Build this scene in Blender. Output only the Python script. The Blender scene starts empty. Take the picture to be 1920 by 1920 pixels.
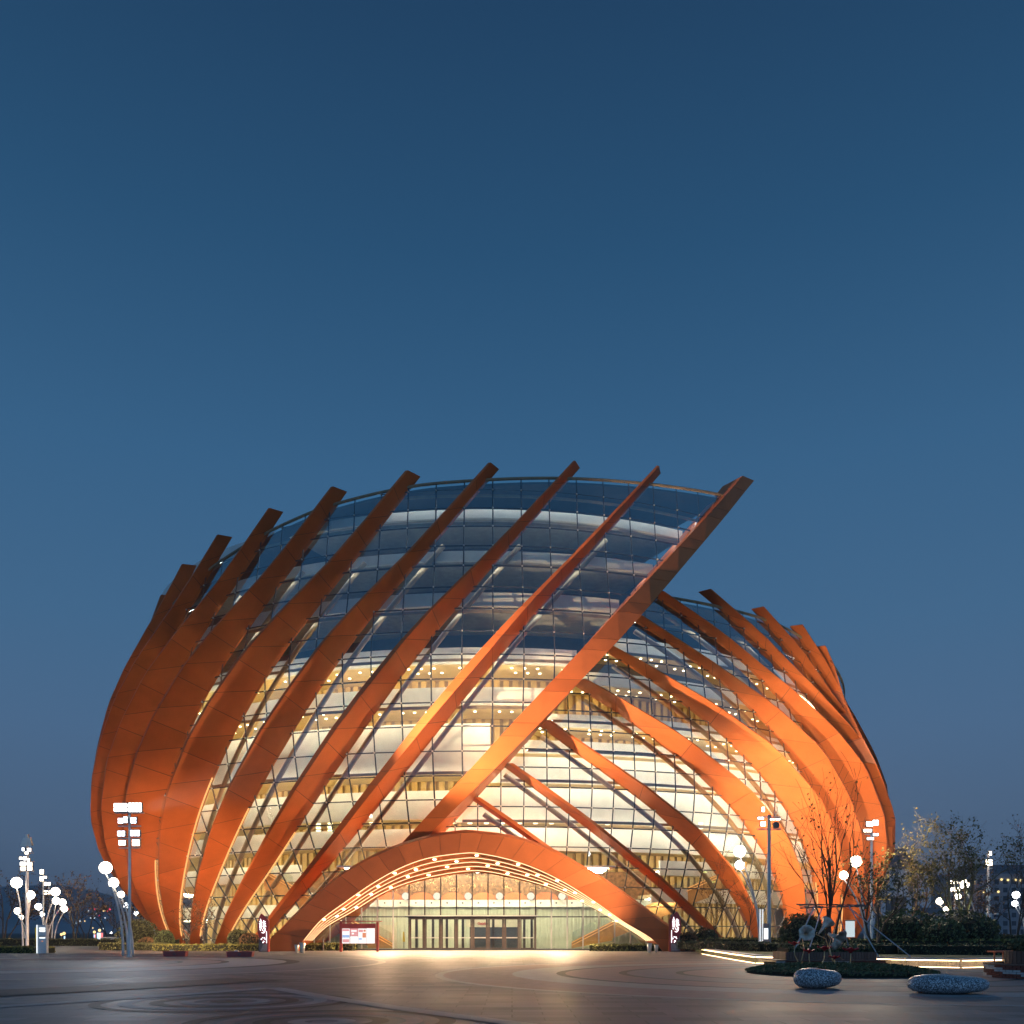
import bpy, math, random
from mathutils import Vector, Matrix
R = math.radians
sc = bpy.context.scene
COL = sc.collection
random.seed(11)

# ------------------------------------------------------------------ camera, sky, exposure
FPX, CXP, HYP, EYE = 1740.0, 960.0, 1748.0, 1.6          # survey constants: focal length, centre, horizon, eye height
cam = bpy.data.cameras.new('camera')
cam.sensor_width = 36.0
cam.lens = FPX / 1920 * 36
cam.shift_y = (HYP - 960) / 1920
cam.clip_start = 0.1
cam.clip_end = 6000
cam_o = bpy.data.objects.new('camera', cam)
COL.objects.link(cam_o)
cam_o.location = (0, 0, EYE)
cam_o.rotation_euler = (R(90), 0, 0)
sc.camera = cam_o
sc.view_settings.view_transform = 'Standard'
sc.view_settings.look = 'None'
sc.view_settings.exposure = 0.0
sc.view_settings.gamma = 1.0
sc.view_settings.use_curve_mapping = False
sc.render.engine = 'CYCLES'
sc.cycles.use_denoising = True
sc.cycles.transparent_max_bounces = 24
sc.cycles.max_bounces = 7
sc.cycles.diffuse_bounces = 3
sc.cycles.glossy_bounces = 3
sc.cycles.sample_clamp_indirect = 10.0
sc.cycles.caustics_reflective = False
sc.cycles.caustics_refractive = False


def lin(r, g, b):
    f = lambda c: (c / 255 / 12.92) if c / 255 <= .04045 else ((c / 255 + .055) / 1.055) ** 2.4
    return (f(r), f(g), f(b), 1.0)


world = bpy.data.worlds.new('World')
sc.world = world
world.use_nodes = True
wn, wl = world.node_tree.nodes, world.node_tree.links
wn.clear()
w_out = wn.new('ShaderNodeOutputWorld')
w_bg = wn.new('ShaderNodeBackground')
w_tc = wn.new('ShaderNodeTexCoord')
w_sx = wn.new('ShaderNodeSeparateXYZ')
w_rp = wn.new('ShaderNodeValToRGB')
wl.new(w_tc.outputs['Generated'], w_sx.inputs[0])
wl.new(w_sx.outputs['Z'], w_rp.inputs[0])
w_back_lift = wn.new('ShaderNodeMapRange')                    # unseen sky behind the camera (-Y), raised to brighten near fronts
w_back_lift.interpolation_type = 'SMOOTHSTEP'
w_back_lift.inputs['From Min'].default_value = .55; w_back_lift.inputs['From Max'].default_value = -1.0
w_back_lift.inputs['To Min'].default_value = 1.0; w_back_lift.inputs['To Max'].default_value = 2.3
wl.new(w_sx.outputs['Y'], w_back_lift.inputs['Value'])
wl.new(w_rp.outputs[0], w_bg.inputs[0])
wl.new(w_back_lift.outputs[0], w_bg.inputs[1])
wl.new(w_bg.outputs[0], w_out.inputs[0])
SKY = [(0.0, (70, 82, 102)), (.04, (76, 93, 117)), (.09, (80, 102, 130)), (.2, (76, 107, 141)), (.3, (67, 105, 141)),
       (.44, (56, 98, 136)), (.59, (41, 81, 117)), (.71, (33, 66, 99)), (1.0, (20, 42, 70))]
els = w_rp.color_ramp.elements
els[0].position = SKY[0][0]; els[0].color = lin(*SKY[0][1])
els[1].position = SKY[-1][0]; els[1].color = lin(*SKY[-1][1])
for p, c in SKY[1:-1]:
    e = els.new(p); e.color = lin(*c)


# ------------------------------------------------------------------ small helpers
def at(u, v, y):
    """point of the place that lies y metres out along a surveyed bearing"""
    return ((u - CXP) * y / FPX, y, (HYP - v) * y / FPX + EYE)


def ground(u, v):
    y = EYE * FPX / (v - HYP)
    return ((u - CXP) * y / FPX, y)


class MB:
    def __init__(s):
        s.v, s.f, s.m = [], [], []

    def face(s, pts, m=0):
        i = len(s.v)
        s.v.extend([tuple(p) for p in pts])
        s.f.append(tuple(range(i, i + len(pts))))
        s.m.append(m)

    def hexa(s, p, m=0):
        """8 points: 0-3 one end, 4-7 the other"""
        i = len(s.v)
        s.v.extend([tuple(q) for q in p])
        for q in ((3, 2, 1, 0), (4, 5, 6, 7), (0, 1, 5, 4), (1, 2, 6, 5), (2, 3, 7, 6), (3, 0, 4, 7)):
            s.f.append(tuple(i + k for k in q)); s.m.append(m)

    def box(s, c, d, m=0, rz=0.0):
        x, y, z = d[0] / 2, d[1] / 2, d[2] / 2
        ca, sa = math.cos(rz), math.sin(rz)
        P = []
        for zz in (-z, z):
            for (a, b) in ((-x, -y), (x, -y), (x, y), (-x, y)):
                P.append((c[0] + a * ca - b * sa, c[1] + a * sa + b * ca, c[2] + zz))
        s.hexa(P, m)

    def tube(s, path, rad, n=8, m=0, cap=True):
        path = [Vector(p) for p in path]
        k = len(path)
        rads = rad if isinstance(rad, (list, tuple)) else [rad] * k
        base = len(s.v)
        up = None
        for i, p in enumerate(path):
            t = (path[min(i + 1, k - 1)] - path[max(i - 1, 0)])
            if t.length < 1e-9: t = Vector((0, 0, 1))
            t.normalize()
            if up is None:
                up = Vector((0, 0, 1)) if abs(t.z) < .9 else Vector((1, 0, 0))
            a = up - t * up.dot(t)
            if a.length < 1e-6: a = t.orthogonal()
            a.normalize(); up = a
            b = t.cross(a)
            for j in range(n):
                q = 2 * math.pi * (j + .5) / n
                s.v.append(tuple(p + (a * math.cos(q) + b * math.sin(q)) * rads[i]))
        for i in range(k - 1):
            for j in range(n):
                a0, a1 = base + i * n + j, base + i * n + (j + 1) % n
                s.f.append((a0, a1, a1 + n, a0 + n)); s.m.append(m)
        if cap:
            s.f.append(tuple(base + j for j in reversed(range(n)))); s.m.append(m)
            s.f.append(tuple(base + (k - 1) * n + j for j in range(n))); s.m.append(m)

    def lathe(s, prof, c=(0, 0, 0), n=16, m=0, axis=None):
        """prof: list of (radius, height); axis: direction of height"""
        ax = Vector(axis or (0, 0, 1)).normalized()
        a = ax.orthogonal().normalized() if axis else Vector((1, 0, 0))
        b = ax.cross(a)
        base = len(s.v)
        c = Vector(c)
        for (r, h) in prof:
            for j in range(n):
                q = 2 * math.pi * j / n
                s.v.append(tuple(c + ax * h + (a * math.cos(q) + b * math.sin(q)) * r))
        for i in range(len(prof) - 1):
            for j in range(n):
                a0, a1 = base + i * n + j, base + i * n + (j + 1) % n
                s.f.append((a0, a1, a1 + n, a0 + n)); s.m.append(m)

    def sphere(s, c, r, n=14, m=0, sq=(1, 1, 1)):
        prof = []
        k = max(4, n // 2)
        base = len(s.v)
        for i in range(k + 1):
            t = math.pi * i / k
            for j in range(n):
                q = 2 * math.pi * j / n
                s.v.append((c[0] + r * sq[0] * math.sin(t) * math.cos(q), c[1] + r * sq[1] * math.sin(t) * math.sin(q), c[2] - r * sq[2] * math.cos(t)))
        for i in range(k):
            for j in range(n):
                a0, a1 = base + i * n + j, base + i * n + (j + 1) % n
                if i == 0: s.f.append((a0, a1 + n, a0 + n))
                elif i == k - 1: s.f.append((a0, a1, a0 + n))
                else: s.f.append((a0, a1, a1 + n, a0 + n))
                s.m.append(m)

    def prism(s, poly, y0, y1, m=0):
        """poly in (x, z), extruded from y0 to y1"""
        n = len(poly); i = len(s.v)
        for y in (y0, y1):
            s.v.extend([(p[0], y, p[1]) for p in poly])
        s.f.append(tuple(i + k for k in range(n))); s.m.append(m)
        s.f.append(tuple(i + n + k for k in reversed(range(n)))); s.m.append(m)
        for k in range(n):
            a, b = i + k, i + (k + 1) % n
            s.f.append((a, a + n, b + n, b)); s.m.append(m)

    def slab(s, poly, z0, z1, m=0):
        n = len(poly); i = len(s.v)
        for z in (z0, z1):
            s.v.extend([(p[0], p[1], z) for p in poly])
        s.f.append(tuple(i + k for k in reversed(range(n)))); s.m.append(m)
        s.f.append(tuple(i + n + k for k in range(n))); s.m.append(m)
        for k in range(n):
            a, b = i + k, i + (k + 1) % n
            s.f.append((a, b, b + n, a + n)); s.m.append(m)


def obj(name, mb, mats, parent=None, smooth=False, kind=None, label=None):
    me = bpy.data.meshes.new(name)
    me.from_pydata(mb.v, [], mb.f)
    if not isinstance(mats, (list, tuple)): mats = [mats]
    for m in mats: me.materials.append(m)
    if len(mats) > 1: me.polygons.foreach_set('material_index', mb.m)
    if smooth: me.polygons.foreach_set('use_smooth', [True] * len(mb.f))
    me.update()
    o = bpy.data.objects.new(name, me)
    COL.objects.link(o)
    if parent is not None: adopt(o, parent)
    if kind: o['kind'] = kind
    if label: o['label'] = label
    return o


def adopt(o, parent):
    o.parent = parent
    o.matrix_parent_inverse = Matrix.Translation(-Vector(parent.location)) if parent.type == 'EMPTY' else Matrix()


def thing(name, label, cat, loc, group=None):
    o = bpy.data.objects.new(name, None)
    COL.objects.link(o)
    o.empty_display_size = .3
    o.location = loc
    o['label'] = label; o['category'] = cat
    if group: o['group'] = group
    return o


def tag(o, label, cat, group=None):
    o['label'] = label; o['category'] = cat
    if group: o['group'] = group
    return o


def dup(root, loc, label=None, rz=0.0):
    r = root.copy(); COL.objects.link(r); r.location = loc; r.rotation_euler = (0, 0, rz)
    if label: r['label'] = label
    for ch in list(root.children):
        c = ch.copy(); COL.objects.link(c); c.parent = r
        for g in list(ch.children):
            d = g.copy(); COL.objects.link(d); d.parent = c
    return r


# ------------------------------------------------------------------ materials
def mat(name, col, rough=.5, metal=0.0, var=.15, scale=1.5, bump=0.0, bscale=20.0, spec=.5, stretch=None):
    m = bpy.data.materials.new(name); m.use_nodes = True
    n, l = m.node_tree.nodes, m.node_tree.links
    b = n['Principled BSDF']
    b.inputs['Roughness'].default_value = rough
    b.inputs['Metallic'].default_value = metal
    b.inputs['Specular IOR Level'].default_value = spec
    g = n.new('ShaderNodeNewGeometry')
    src = g.outputs['Position']
    if stretch:
        mp = n.new('ShaderNodeMapping'); mp.inputs['Scale'].default_value = stretch
        l.new(src, mp.inputs[0]); src = mp.outputs[0]
    t = n.new('ShaderNodeTexNoise'); t.inputs['Scale'].default_value = scale; t.inputs['Detail'].default_value = 5
    l.new(src, t.inputs['Vector'])
    r = n.new('ShaderNodeValToRGB')
    c0 = tuple(max(0, c * (1 - var)) for c in col[:3]) + (1,)
    c1 = tuple(min(1, c * (1 + var)) for c in col[:3]) + (1,)
    r.color_ramp.elements[0].color = c0; r.color_ramp.elements[0].position = .3
    r.color_ramp.elements[1].color = c1; r.color_ramp.elements[1].position = .7
    l.new(t.outputs[0], r.inputs[0]); l.new(r.outputs[0], b.inputs['Base Color'])
    if bump:
        t2 = n.new('ShaderNodeTexNoise'); t2.inputs['Scale'].default_value = bscale
        l.new(g.outputs['Position'], t2.inputs['Vector'])
        bm = n.new('ShaderNodeBump'); bm.inputs['Strength'].default_value = bump; bm.inputs['Distance'].default_value = .02
        l.new(t2.outputs[0], bm.inputs['Height']); l.new(bm.outputs[0], b.inputs['Normal'])
    return m


def emi(name, col, strength):
    m = bpy.data.materials.new(name); m.use_nodes = True
    n, l = m.node_tree.nodes, m.node_tree.links
    n.clear()
    o = n.new('ShaderNodeOutputMaterial'); e = n.new('ShaderNodeEmission')
    e.inputs[0].default_value = tuple(col[:3]) + (1,); e.inputs[1].default_value = strength
    l.new(e.outputs[0], o.inputs[0])
    return m


def glass(name, tint, base, top):
    """thin coated glass: passes tinted light, mirrors the sky more at a slant"""
    m = bpy.data.materials.new(name); m.use_nodes = True
    n, l = m.node_tree.nodes, m.node_tree.links
    n.clear()
    o = n.new('ShaderNodeOutputMaterial'); mx = n.new('ShaderNodeMixShader')
    t = n.new('ShaderNodeBsdfTransparent'); t.inputs[0].default_value = tuple(tint) + (1,)
    g = n.new('ShaderNodeBsdfGlossy'); g.inputs['Roughness'].default_value = .015
    g.inputs[0].default_value = (.92, .96, 1, 1)
    lw = n.new('ShaderNodeLayerWeight'); lw.inputs[0].default_value = .35
    mr = n.new('ShaderNodeMapRange')
    mr.inputs['To Min'].default_value = base; mr.inputs['To Max'].default_value = top
    l.new(lw.outputs['Facing'], mr.inputs['Value'])
    l.new(mr.outputs[0], mx.inputs[0]); l.new(t.outputs[0], mx.inputs[1]); l.new(g.outputs[0], mx.inputs[2])
    l.new(mx.outputs[0], o.inputs[0])
    return m


M = {}
M['clad'] = mat('copper_cladding', (.64, .165, .045), .40, .0, .10, .5, 0, spec=.3)
M['clad_core'] = mat('cladding_joint', (.17, .05, .02), .6)
M['glass'] = glass('coated_glass', (.85, .90, .86), .10, .80)
M['glass_in'] = glass('glass_back', (.99, 1, .99), .0, .05)
M['clear'] = glass('entrance_glass', (.93, .96, .93), .06, .6)
M['mull'] = mat('dark_mullion', (.035, .04, .05), .45)
M['fitting'] = mat('steel_fitting', (.62, .58, .52), .3, .6)
M['band'] = mat('white_parapet', (.82, .80, .74), .5, 0, .05)
M['ceil'] = mat('warm_ceiling', (.62, .50, .30), .6, 0, .12, .6)
M['slab'] = mat('floor_slab', (.45, .43, .38), .6)
M['wood'] = mat('pale_wood', (.62, .41, .14), .5, 0, .18, 1.2, stretch=(1, 1, .2))
M['wood2'] = mat('wood_groove', (.36, .23, .09), .6, 0, .18, 1.2)
M['dark'] = mat('dark_steelwork', (.045, .05, .06), .6)
M['strut'] = mat('tan_strut', (.34, .25, .15), .45)
M['grey'] = mat('grey_wall', (.30, .30, .30), .7)
M['warm'] = emi('warm_led', (1, .50, .17), 1.2)
M['warm_line'] = emi('canopy_led', (1, .68, .34), 2.2)
M['cove'] = emi('cove_light', (1, .87, .60), 50.0)
M['cove_r'] = emi('cove_light_bright', (1, .90, .72), 37.0)
M['lobby_l'] = emi('lobby_light', (1, .88, .62), 80.0)
M['edge_dim'] = emi('edge_light_dim', (.86, .94, 1), 14.0)
M['cove_dim'] = emi('cove_light_dim', (1, .80, .50), 11.0)
M['spot'] = emi('downlight', (1, .84, .55), 12.0)
M['pole'] = mat('silver_pole', (.55, .54, .52), .4, .3)
M['polew'] = mat('white_pole', (.74, .72, .70), .4)
M['globe'] = emi('globe_glow', (1, .86, .66), 15.0)
M['globe_c'] = emi('globe_glow_cool', (.95, .97, 1), 14.0)
M['flood'] = emi('flood_lens', (1, .97, .92), 12.0)
M['flood_b'] = emi('flood_lens_blue', (.80, .88, 1), 8.0)
M['flood_w'] = emi('flood_lens_warm', (1, .83, .62), 9.0)
M['lamp_body'] = mat('lamp_body', (.10, .10, .11), .5)
M['red'] = mat('deep_red_paint', (.46, .07, .055), .45)
M['redp'] = mat('petal_red', (.80, .025, .05), .4)
M['bronze'] = mat('horn_bronze', (.58, .50, .41), .35, .25, .3, 6)
M['brass'] = mat('brass_stem', (.70, .48, .24), .4, .3)
M['leaf_d'] = mat('hedge_leaf', (.095, .105, .040), .7, 0, .5, 3)
M['leaf_g'] = mat('shrub_leaf', (.10, .13, .05), .7, 0, .5, 3)
M['leaf_y'] = mat('yellow_hedge_leaf', (.17, .17, .04), .7, 0, .4, 3)
M['leaf_b'] = mat('brown_leaf', (.17, .095, .042), .7, 0, .4, 3)
M['leaf_t'] = mat('tree_leaf', (.12, .105, .03), .7, 0, .5, 3)
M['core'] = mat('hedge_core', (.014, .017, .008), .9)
M['bark'] = mat('bark', (.075, .055, .042), .85, 0, .3, 8, .3)
M['bark_l'] = mat('pale_bark', (.20, .17, .11), .8, 0, .3, 8, .3)
M['lawn'] = mat('lawn_grass', (.085, .105, .04), .9, 0, .4, 2.5, .5, 40)
M['granite'] = mat('wall_granite', (.62, .56, .50), .6, 0, .2, 4)
M['screen'] = emi('lit_screen', (.90, .97, 1), 1.5)
M['door_glow'] = emi('doorway_glow', (.80, .95, 1), .75)
M['white'] = mat('white_panel', (.75, .75, .74), .4)
M['yellow'] = mat('yellow_plastic', (.75, .50, .02), .4)
M['metalbin'] = mat('bin_steel', (.62, .55, .46), .28, .7)
M['rail'] = emi('strip_glow', (1, .68, .36), 8.0)
M['char'] = emi('sign_letters', (.90, .95, 1), 3.5)
M['door'] = mat('door_frame', (.07, .052, .045), .4, .2)
M['green_wall'] = mat('fluted_green_wall', (.58, .60, .46), .55, 0, .06)
M['arch_red'] = mat('arch_terracotta', (.62, .17, .06), .5)
M['copper'] = mat('copper_screen', (.22, .11, .05), .4, .3, .55, 3.5)
M['lobby_globe'] = emi('lobby_globe', (1, .9, .72), 1.3)
M['stair'] = mat('stair_side', (.62, .32, .10), .45, .1)
M['chand'] = emi('chandelier_glow', (1, .86, .55), 3.2)
M['signred'] = mat('sign_maroon', (.34, .045, .05), .4)
M['signgrey'] = mat('sign_taupe', (.23, .17, .15), .5)
M['signpale'] = mat('sign_relief', (.40, .30, .27), .5, 0, .3, 12)
M['brick_r'] = mat('red_brick', (.20, .055, .035), .8, 0, .3, 5)
M['brick_w'] = mat('white_brick', (.50, .49, .48), .8, 0, .15, 5)
M['timber'] = mat('dark_timber', (.16, .085, .06), .6, 0, .3, 3, stretch=(1, 1, .15))
M['orange'] = mat('orange_metal', (.55, .11, .03), .4)
M['stake'] = mat('steel_stake', (.40, .46, .52), .4, .4)
M['hill'] = mat('hill_forest_hazed', (.20, .22, .24), .95, 0, .3, .02)  # pale bluish tone: distance haze put into the forest colour
M['bldg'] = mat('far_render', (.30, .29, .31), .8)
M['bldg2'] = mat('far_dark', (.15, .17, .20), .8)
M['pane_d'] = mat('far_pane', (.04, .05, .07), .25)
M['win_b'] = emi('lit_window_blue', (.55, .85, 1), .45)
M['win_y'] = emi('lit_window_yellow', (1, .75, .3), 1.6)
M['red_l'] = emi('red_light', (1, .06, .12), 2.0)
M['white_l'] = emi('white_light', (.85, .95, 1), 1.4)
M['amb_l'] = emi('amber_light', (1, .65, .25), 2.2)
M['ad_b'] = emi('advert_blue', (.55, .75, 1), 1.6)
M['ad_r'] = emi('advert_red', (1, .25, .25), 1.2)
M['post_w'] = emi('poster_white', (1, .97, .95), 1.15)
M['post_p'] = emi('poster_pink', (.95, .42, .42), .9)
M['post_b'] = emi('poster_blue', (.45, .62, .95), .9)
M['post_o'] = emi('poster_orange', (.9, .33, .18), .9)
M['ring_dark'] = mat('paver_black', (.012, .012, .014), .62, 0, .2, 3)
M['ring_light'] = mat('paver_pale', (.30, .285, .28), .62, 0, .12, 2)
M['ring_rose'] = mat('paver_rose', (.24, .165, .145), .62, 0, .2, 2)
M['ring_grey'] = mat('paver_grey', (.15, .15, .16), .62, 0, .2, 2)


def speckle():
    m = bpy.data.materials.new('speckled_terrazzo'); m.use_nodes = True
    n, l = m.node_tree.nodes, m.node_tree.links
    b = n['Principled BSDF']; b.inputs['Roughness'].default_value = .38
    g = n.new('ShaderNodeNewGeometry')
    v = n.new('ShaderNodeTexVoronoi'); v.inputs['Scale'].default_value = 42
    l.new(g.outputs['Position'], v.inputs['Vector'])
    r = n.new('ShaderNodeValToRGB'); r.color_ramp.interpolation = 'CONSTANT'
    e = r.color_ramp.elements
    e[0].position = 0; e[0].color = (.10, .105, .115, 1)
    e[1].position = .42; e[1].color = (.30, .31, .34, 1)
    q = e.new(.66); q.color = (.66, .68, .71, 1)
    l.new(v.outputs['Color'], r.inputs[0]); l.new(r.outputs[0], b.inputs['Base Color'])
    return m


M['speckle'] = speckle()


def plaza_mat():
    m = bpy.data.materials.new('plaza_pavers'); m.use_nodes = True
    n, l = m.node_tree.nodes, m.node_tree.links
    b = n['Principled BSDF']
    g = n.new('ShaderNodeNewGeometry')
    br = n.new('ShaderNodeTexBrick'); br.inputs['Scale'].default_value = 1.0
    br.inputs['Brick Width'].default_value = 1.2; br.inputs['Row Height'].default_value = .6
    br.inputs['Mortar Size'].default_value = .014
    br.inputs['Color1'].default_value = (.070, .069, .073, 1); br.inputs['Color2'].default_value = (.165, .159, .160, 1)
    br.inputs['Mortar'].default_value = (.035, .035, .035, 1)
    l.new(g.outputs['Position'], br.inputs['Vector'])
    t = n.new('ShaderNodeTexNoise'); t.inputs['Scale'].default_value = .25; t.inputs['Detail'].default_value = 6
    l.new(g.outputs['Position'], t.inputs['Vector'])
    mx = n.new('ShaderNodeMix'); mx.data_type = 'RGBA'; mx.blend_type = 'OVERLAY'; mx.inputs[0].default_value = .45
    l.new(br.outputs[0], mx.inputs[6]); l.new(t.outputs[0], mx.inputs[7]); l.new(mx.outputs[2], b.inputs['Base Color'])
    mr = n.new('ShaderNodeMapRange'); mr.inputs['To Min'].default_value = .42; mr.inputs['To Max'].default_value = .72
    l.new(t.outputs[0], mr.inputs['Value']); l.new(mr.outputs[0], b.inputs['Roughness'])
    bm = n.new('ShaderNodeBump'); bm.inputs['Strength'].default_value = .5; bm.inputs['Distance'].default_value = .006
    inv = n.new('ShaderNodeMath'); inv.operation = 'SUBTRACT'; inv.inputs[0].default_value = 1
    l.new(br.outputs['Fac'], inv.inputs[1]); l.new(inv.outputs[0], bm.inputs['Height']); l.new(bm.outputs[0], b.inputs['Normal'])
    return m


M['plaza'] = plaza_mat()


def panel_tone(m, lo, hi):
    """each sheet of metal has its own slightly different finish"""
    n, l = m.node_tree.nodes, m.node_tree.links
    b = n['Principled BSDF']
    src = b.inputs['Base Color'].links[0].from_socket
    oi = n.new('ShaderNodeObjectInfo'); mr = n.new('ShaderNodeMapRange')
    mr.inputs['To Min'].default_value = lo; mr.inputs['To Max'].default_value = hi
    l.new(oi.outputs['Random'], mr.inputs['Value'])
    hs = n.new('ShaderNodeHueSaturation')
    l.new(mr.outputs[0], hs.inputs['Value']); l.new(src, hs.inputs['Color']); l.new(hs.outputs[0], b.inputs['Base Color'])
    m2 = n.new('ShaderNodeMapRange'); m2.inputs['To Min'].default_value = .32; m2.inputs['To Max'].default_value = .5
    l.new(oi.outputs['Random'], m2.inputs['Value']); l.new(m2.outputs[0], b.inputs['Roughness'])


panel_tone(M['clad'], .86, 1.12)

# ------------------------------------------------------------------ the setting: ground, plaza, hills
g = MB(); g.face([(-1900, -150, -.02), (1900, -150, -.02), (1900, 1950, -.02), (-1900, 1950, -.02)])
obj('ground', g, mat('far_ground', (.035, .038, .03), .95), kind='structure')
g = MB(); g.face([(-75, -30, 0), (75, -30, 0), (75, 126, 0), (-75, 126, 0)])
plaza = obj('plaza', g, M['plaza'], kind='structure')


def ring(cx, cy, r0, r1, m, lev, a0=0, a1=360, n=72):
    b = MB()
    for i in range(n):
        p, q = R(a0 + (a1 - a0) * i / n), R(a0 + (a1 - a0) * (i + 1) / n)
        b.face([(cx + r1 * math.cos(p), cy + r1 * math.sin(p), .004 * lev), (cx + r1 * math.cos(q), cy + r1 * math.sin(q), .004 * lev),
                (cx + r0 * math.cos(q), cy + r0 * math.sin(q), .004 * lev), (cx + r0 * math.cos(p), cy + r0 * math.sin(p), .004 * lev)])
    obj('paving_band', b, m, plaza)


for (cx, cy, rings) in (
        (12.6, 35.5, ((4.0, 5.95, 'ring_rose'), (5.95, 6.25, 'ring_dark'), (6.25, 8.15, 'ring_grey'), (8.15, 8.47, 'ring_dark'), (8.47, 10.55, 'ring_rose'),
                      (10.55, 10.9, 'ring_dark'), (10.9, 12.6, 'ring_light'), (12.6, 15.2, 'ring_rose'), (15.2, 15.5, 'ring_light'))),
        (-24.5, 47.5, ((7.0, 7.25, 'ring_dark'), (7.25, 9.2, 'ring_rose'), (9.2, 9.6, 'ring_dark'), (9.6, 12.6, 'ring_light'), (12.6, 13.3, 'ring_dark'),
                       (13.3, 17.5, 'ring_grey'), (17.5, 17.9, 'ring_light'))),
        (-6.6, 21.4, ((.0, .35, 'ring_dark'), (.7, 1.0, 'ring_light'), (1.35, 1.65, 'ring_dark'), (2.0, 2.3, 'ring_light'), (2.65, 2.9, 'ring_dark'))),
        (-3.4, 16.6, ((.3, .6, 'ring_light'), (.9, 1.2, 'ring_dark'), (1.5, 1.8, 'ring_rose'), (2.1, 2.4, 'ring_dark')))):
    for (r0, r1, k) in rings:
        ring(cx, cy, r0, r1, M[k], 1 if cx > 0 or cy > 30 else 2)


def strip(pts, w, m, lev):
    b = MB()
    for i in range(len(pts) - 1):
        p, q = Vector(pts[i]), Vector(pts[i + 1])
        d = (q - p).normalized(); nn = Vector((-d.y, d.x)) * w / 2
        b.face([tuple(p - nn) + (.004 * lev,), tuple(q - nn) + (.004 * lev,), tuple(q + nn) + (.004 * lev,), tuple(p + nn) + (.004 * lev,)])
    obj('paving_band', b, m, plaza)


strip([ground(-60, 1892), ground(250, 1872), ground(510, 1853)], .55, M['ring_light'], 3)
strip([ground(510, 1853), ground(620, 1872), ground(760, 1893), ground(1000, 1925), ground(1100, 1950)], .5, M['ring_light'], 4)
strip([ground(-60, 1866), ground(250, 1850), ground(480, 1837)], 2.6, M['ring_dark'], 5)

hb = MB()
hp = [(-1500, 40), (-1200, 85), (-1080, 92), (-1000, 98), (-930, 100), (-880, 92), (-850, 86), (-800, 72), (-760, 76), (-720, 68), (-690, 64), (-650, 66), (-600, 60), (-520, 60), (-430, 52), (-300, 40), (-100, 26),
      (200, 18), (500, 16), (800, 18), (1200, 30), (1600, 20)]
for i in range(len(hp) - 1):
    (xa, ha), (xb, hbb) = hp[i], hp[i + 1]
    for j in range(6):
        f0, f1 = j / 6, (j + 1) / 6
        s0, s1 = math.sin(f0 * math.pi / 2), math.sin(f1 * math.pi / 2)
        hb.face([(xa, 1600 + 300 * f0, ha * s0 - 1), (xb, 1600 + 300 * f0, hbb * s0 - 1), (xb, 1600 + 300 * f1, hbb * s1 - 1), (xa, 1600 + 300 * f1, ha * s1 - 1)])
obj('hill', hb, M['hill'], kind='structure', smooth=True)

# ------------------------------------------------------------------ the theatre: shell geometry
ZK = [0, 6, 13, 20, 28, 36, 46.]
KD = [0, 10, 20, 30, 46.]


def spline(xk, yk):
    n = len(xk); h = [xk[i + 1] - xk[i] for i in range(n - 1)]
    al = [0] * n; l_ = [1] * n; mu = [0] * n; z_ = [0] * n; c = [0] * n
    for i in range(1, n - 1):
        al[i] = 3 * ((yk[i + 1] - yk[i]) / h[i] - (yk[i] - yk[i - 1]) / h[i - 1])
        l_[i] = 2 * (xk[i + 1] - xk[i - 1]) - h[i - 1] * mu[i - 1]
        mu[i] = h[i] / l_[i]; z_[i] = (al[i] - h[i - 1] * z_[i - 1]) / l_[i]
    b = [0] * n; d = [0] * n
    for j in range(n - 2, -1, -1):
        c[j] = z_[j] - mu[j] * c[j + 1]
        b[j] = (yk[j + 1] - yk[j]) / h[j] - h[j] * (c[j + 1] + 2 * c[j]) / 3
        d[j] = (c[j + 1] - c[j]) / (3 * h[j])

    def f(x):
        j = 0
        while j < n - 2 and x > xk[j + 1]: j += 1
        t = x - xk[j]
        return yk[j] + b[j] * t + c[j] * t * t + d[j] * t ** 3
    return f


def piece(xk, yk):
    def f(x):
        if x <= xk[0]: return yk[0]
        for i in range(len(xk) - 1):
            if x <= xk[i + 1]:
                t = (x - xk[i]) / (xk[i + 1] - xk[i]); return yk[i] * (1 - t) + yk[i + 1] * t
        return yk[-1]
    return f


class Shell:
    def __init__(s, X, Y, r, d, g, w, ribs):
        s.X, s.Y = X, Y
        s.r, s.g = spline(ZK, r), spline(ZK, g)
        s.d, s.w = piece(ZK, d), piece(ZK, w)
        s.ribs = {k: (ws, ds, spline(KD, dev)) for (k, ws, ds, dev) in ribs}

    def p(s, phi, z, off=0.0):
        r = s.r(z) + off
        return Vector((s.X + r * math.sin(phi), s.Y - r * math.cos(phi), z))

    def phi(s, k, z): return s.g(z) + s.ribs[k][2](z)
    def depth(s, k, z): return max(s.d(z) * s.ribs[k][1], .9)
    def width(s, k, z): return max(s.w(z) * s.ribs[k][0], .5)


def flat(v): return [v] * 5


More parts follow.
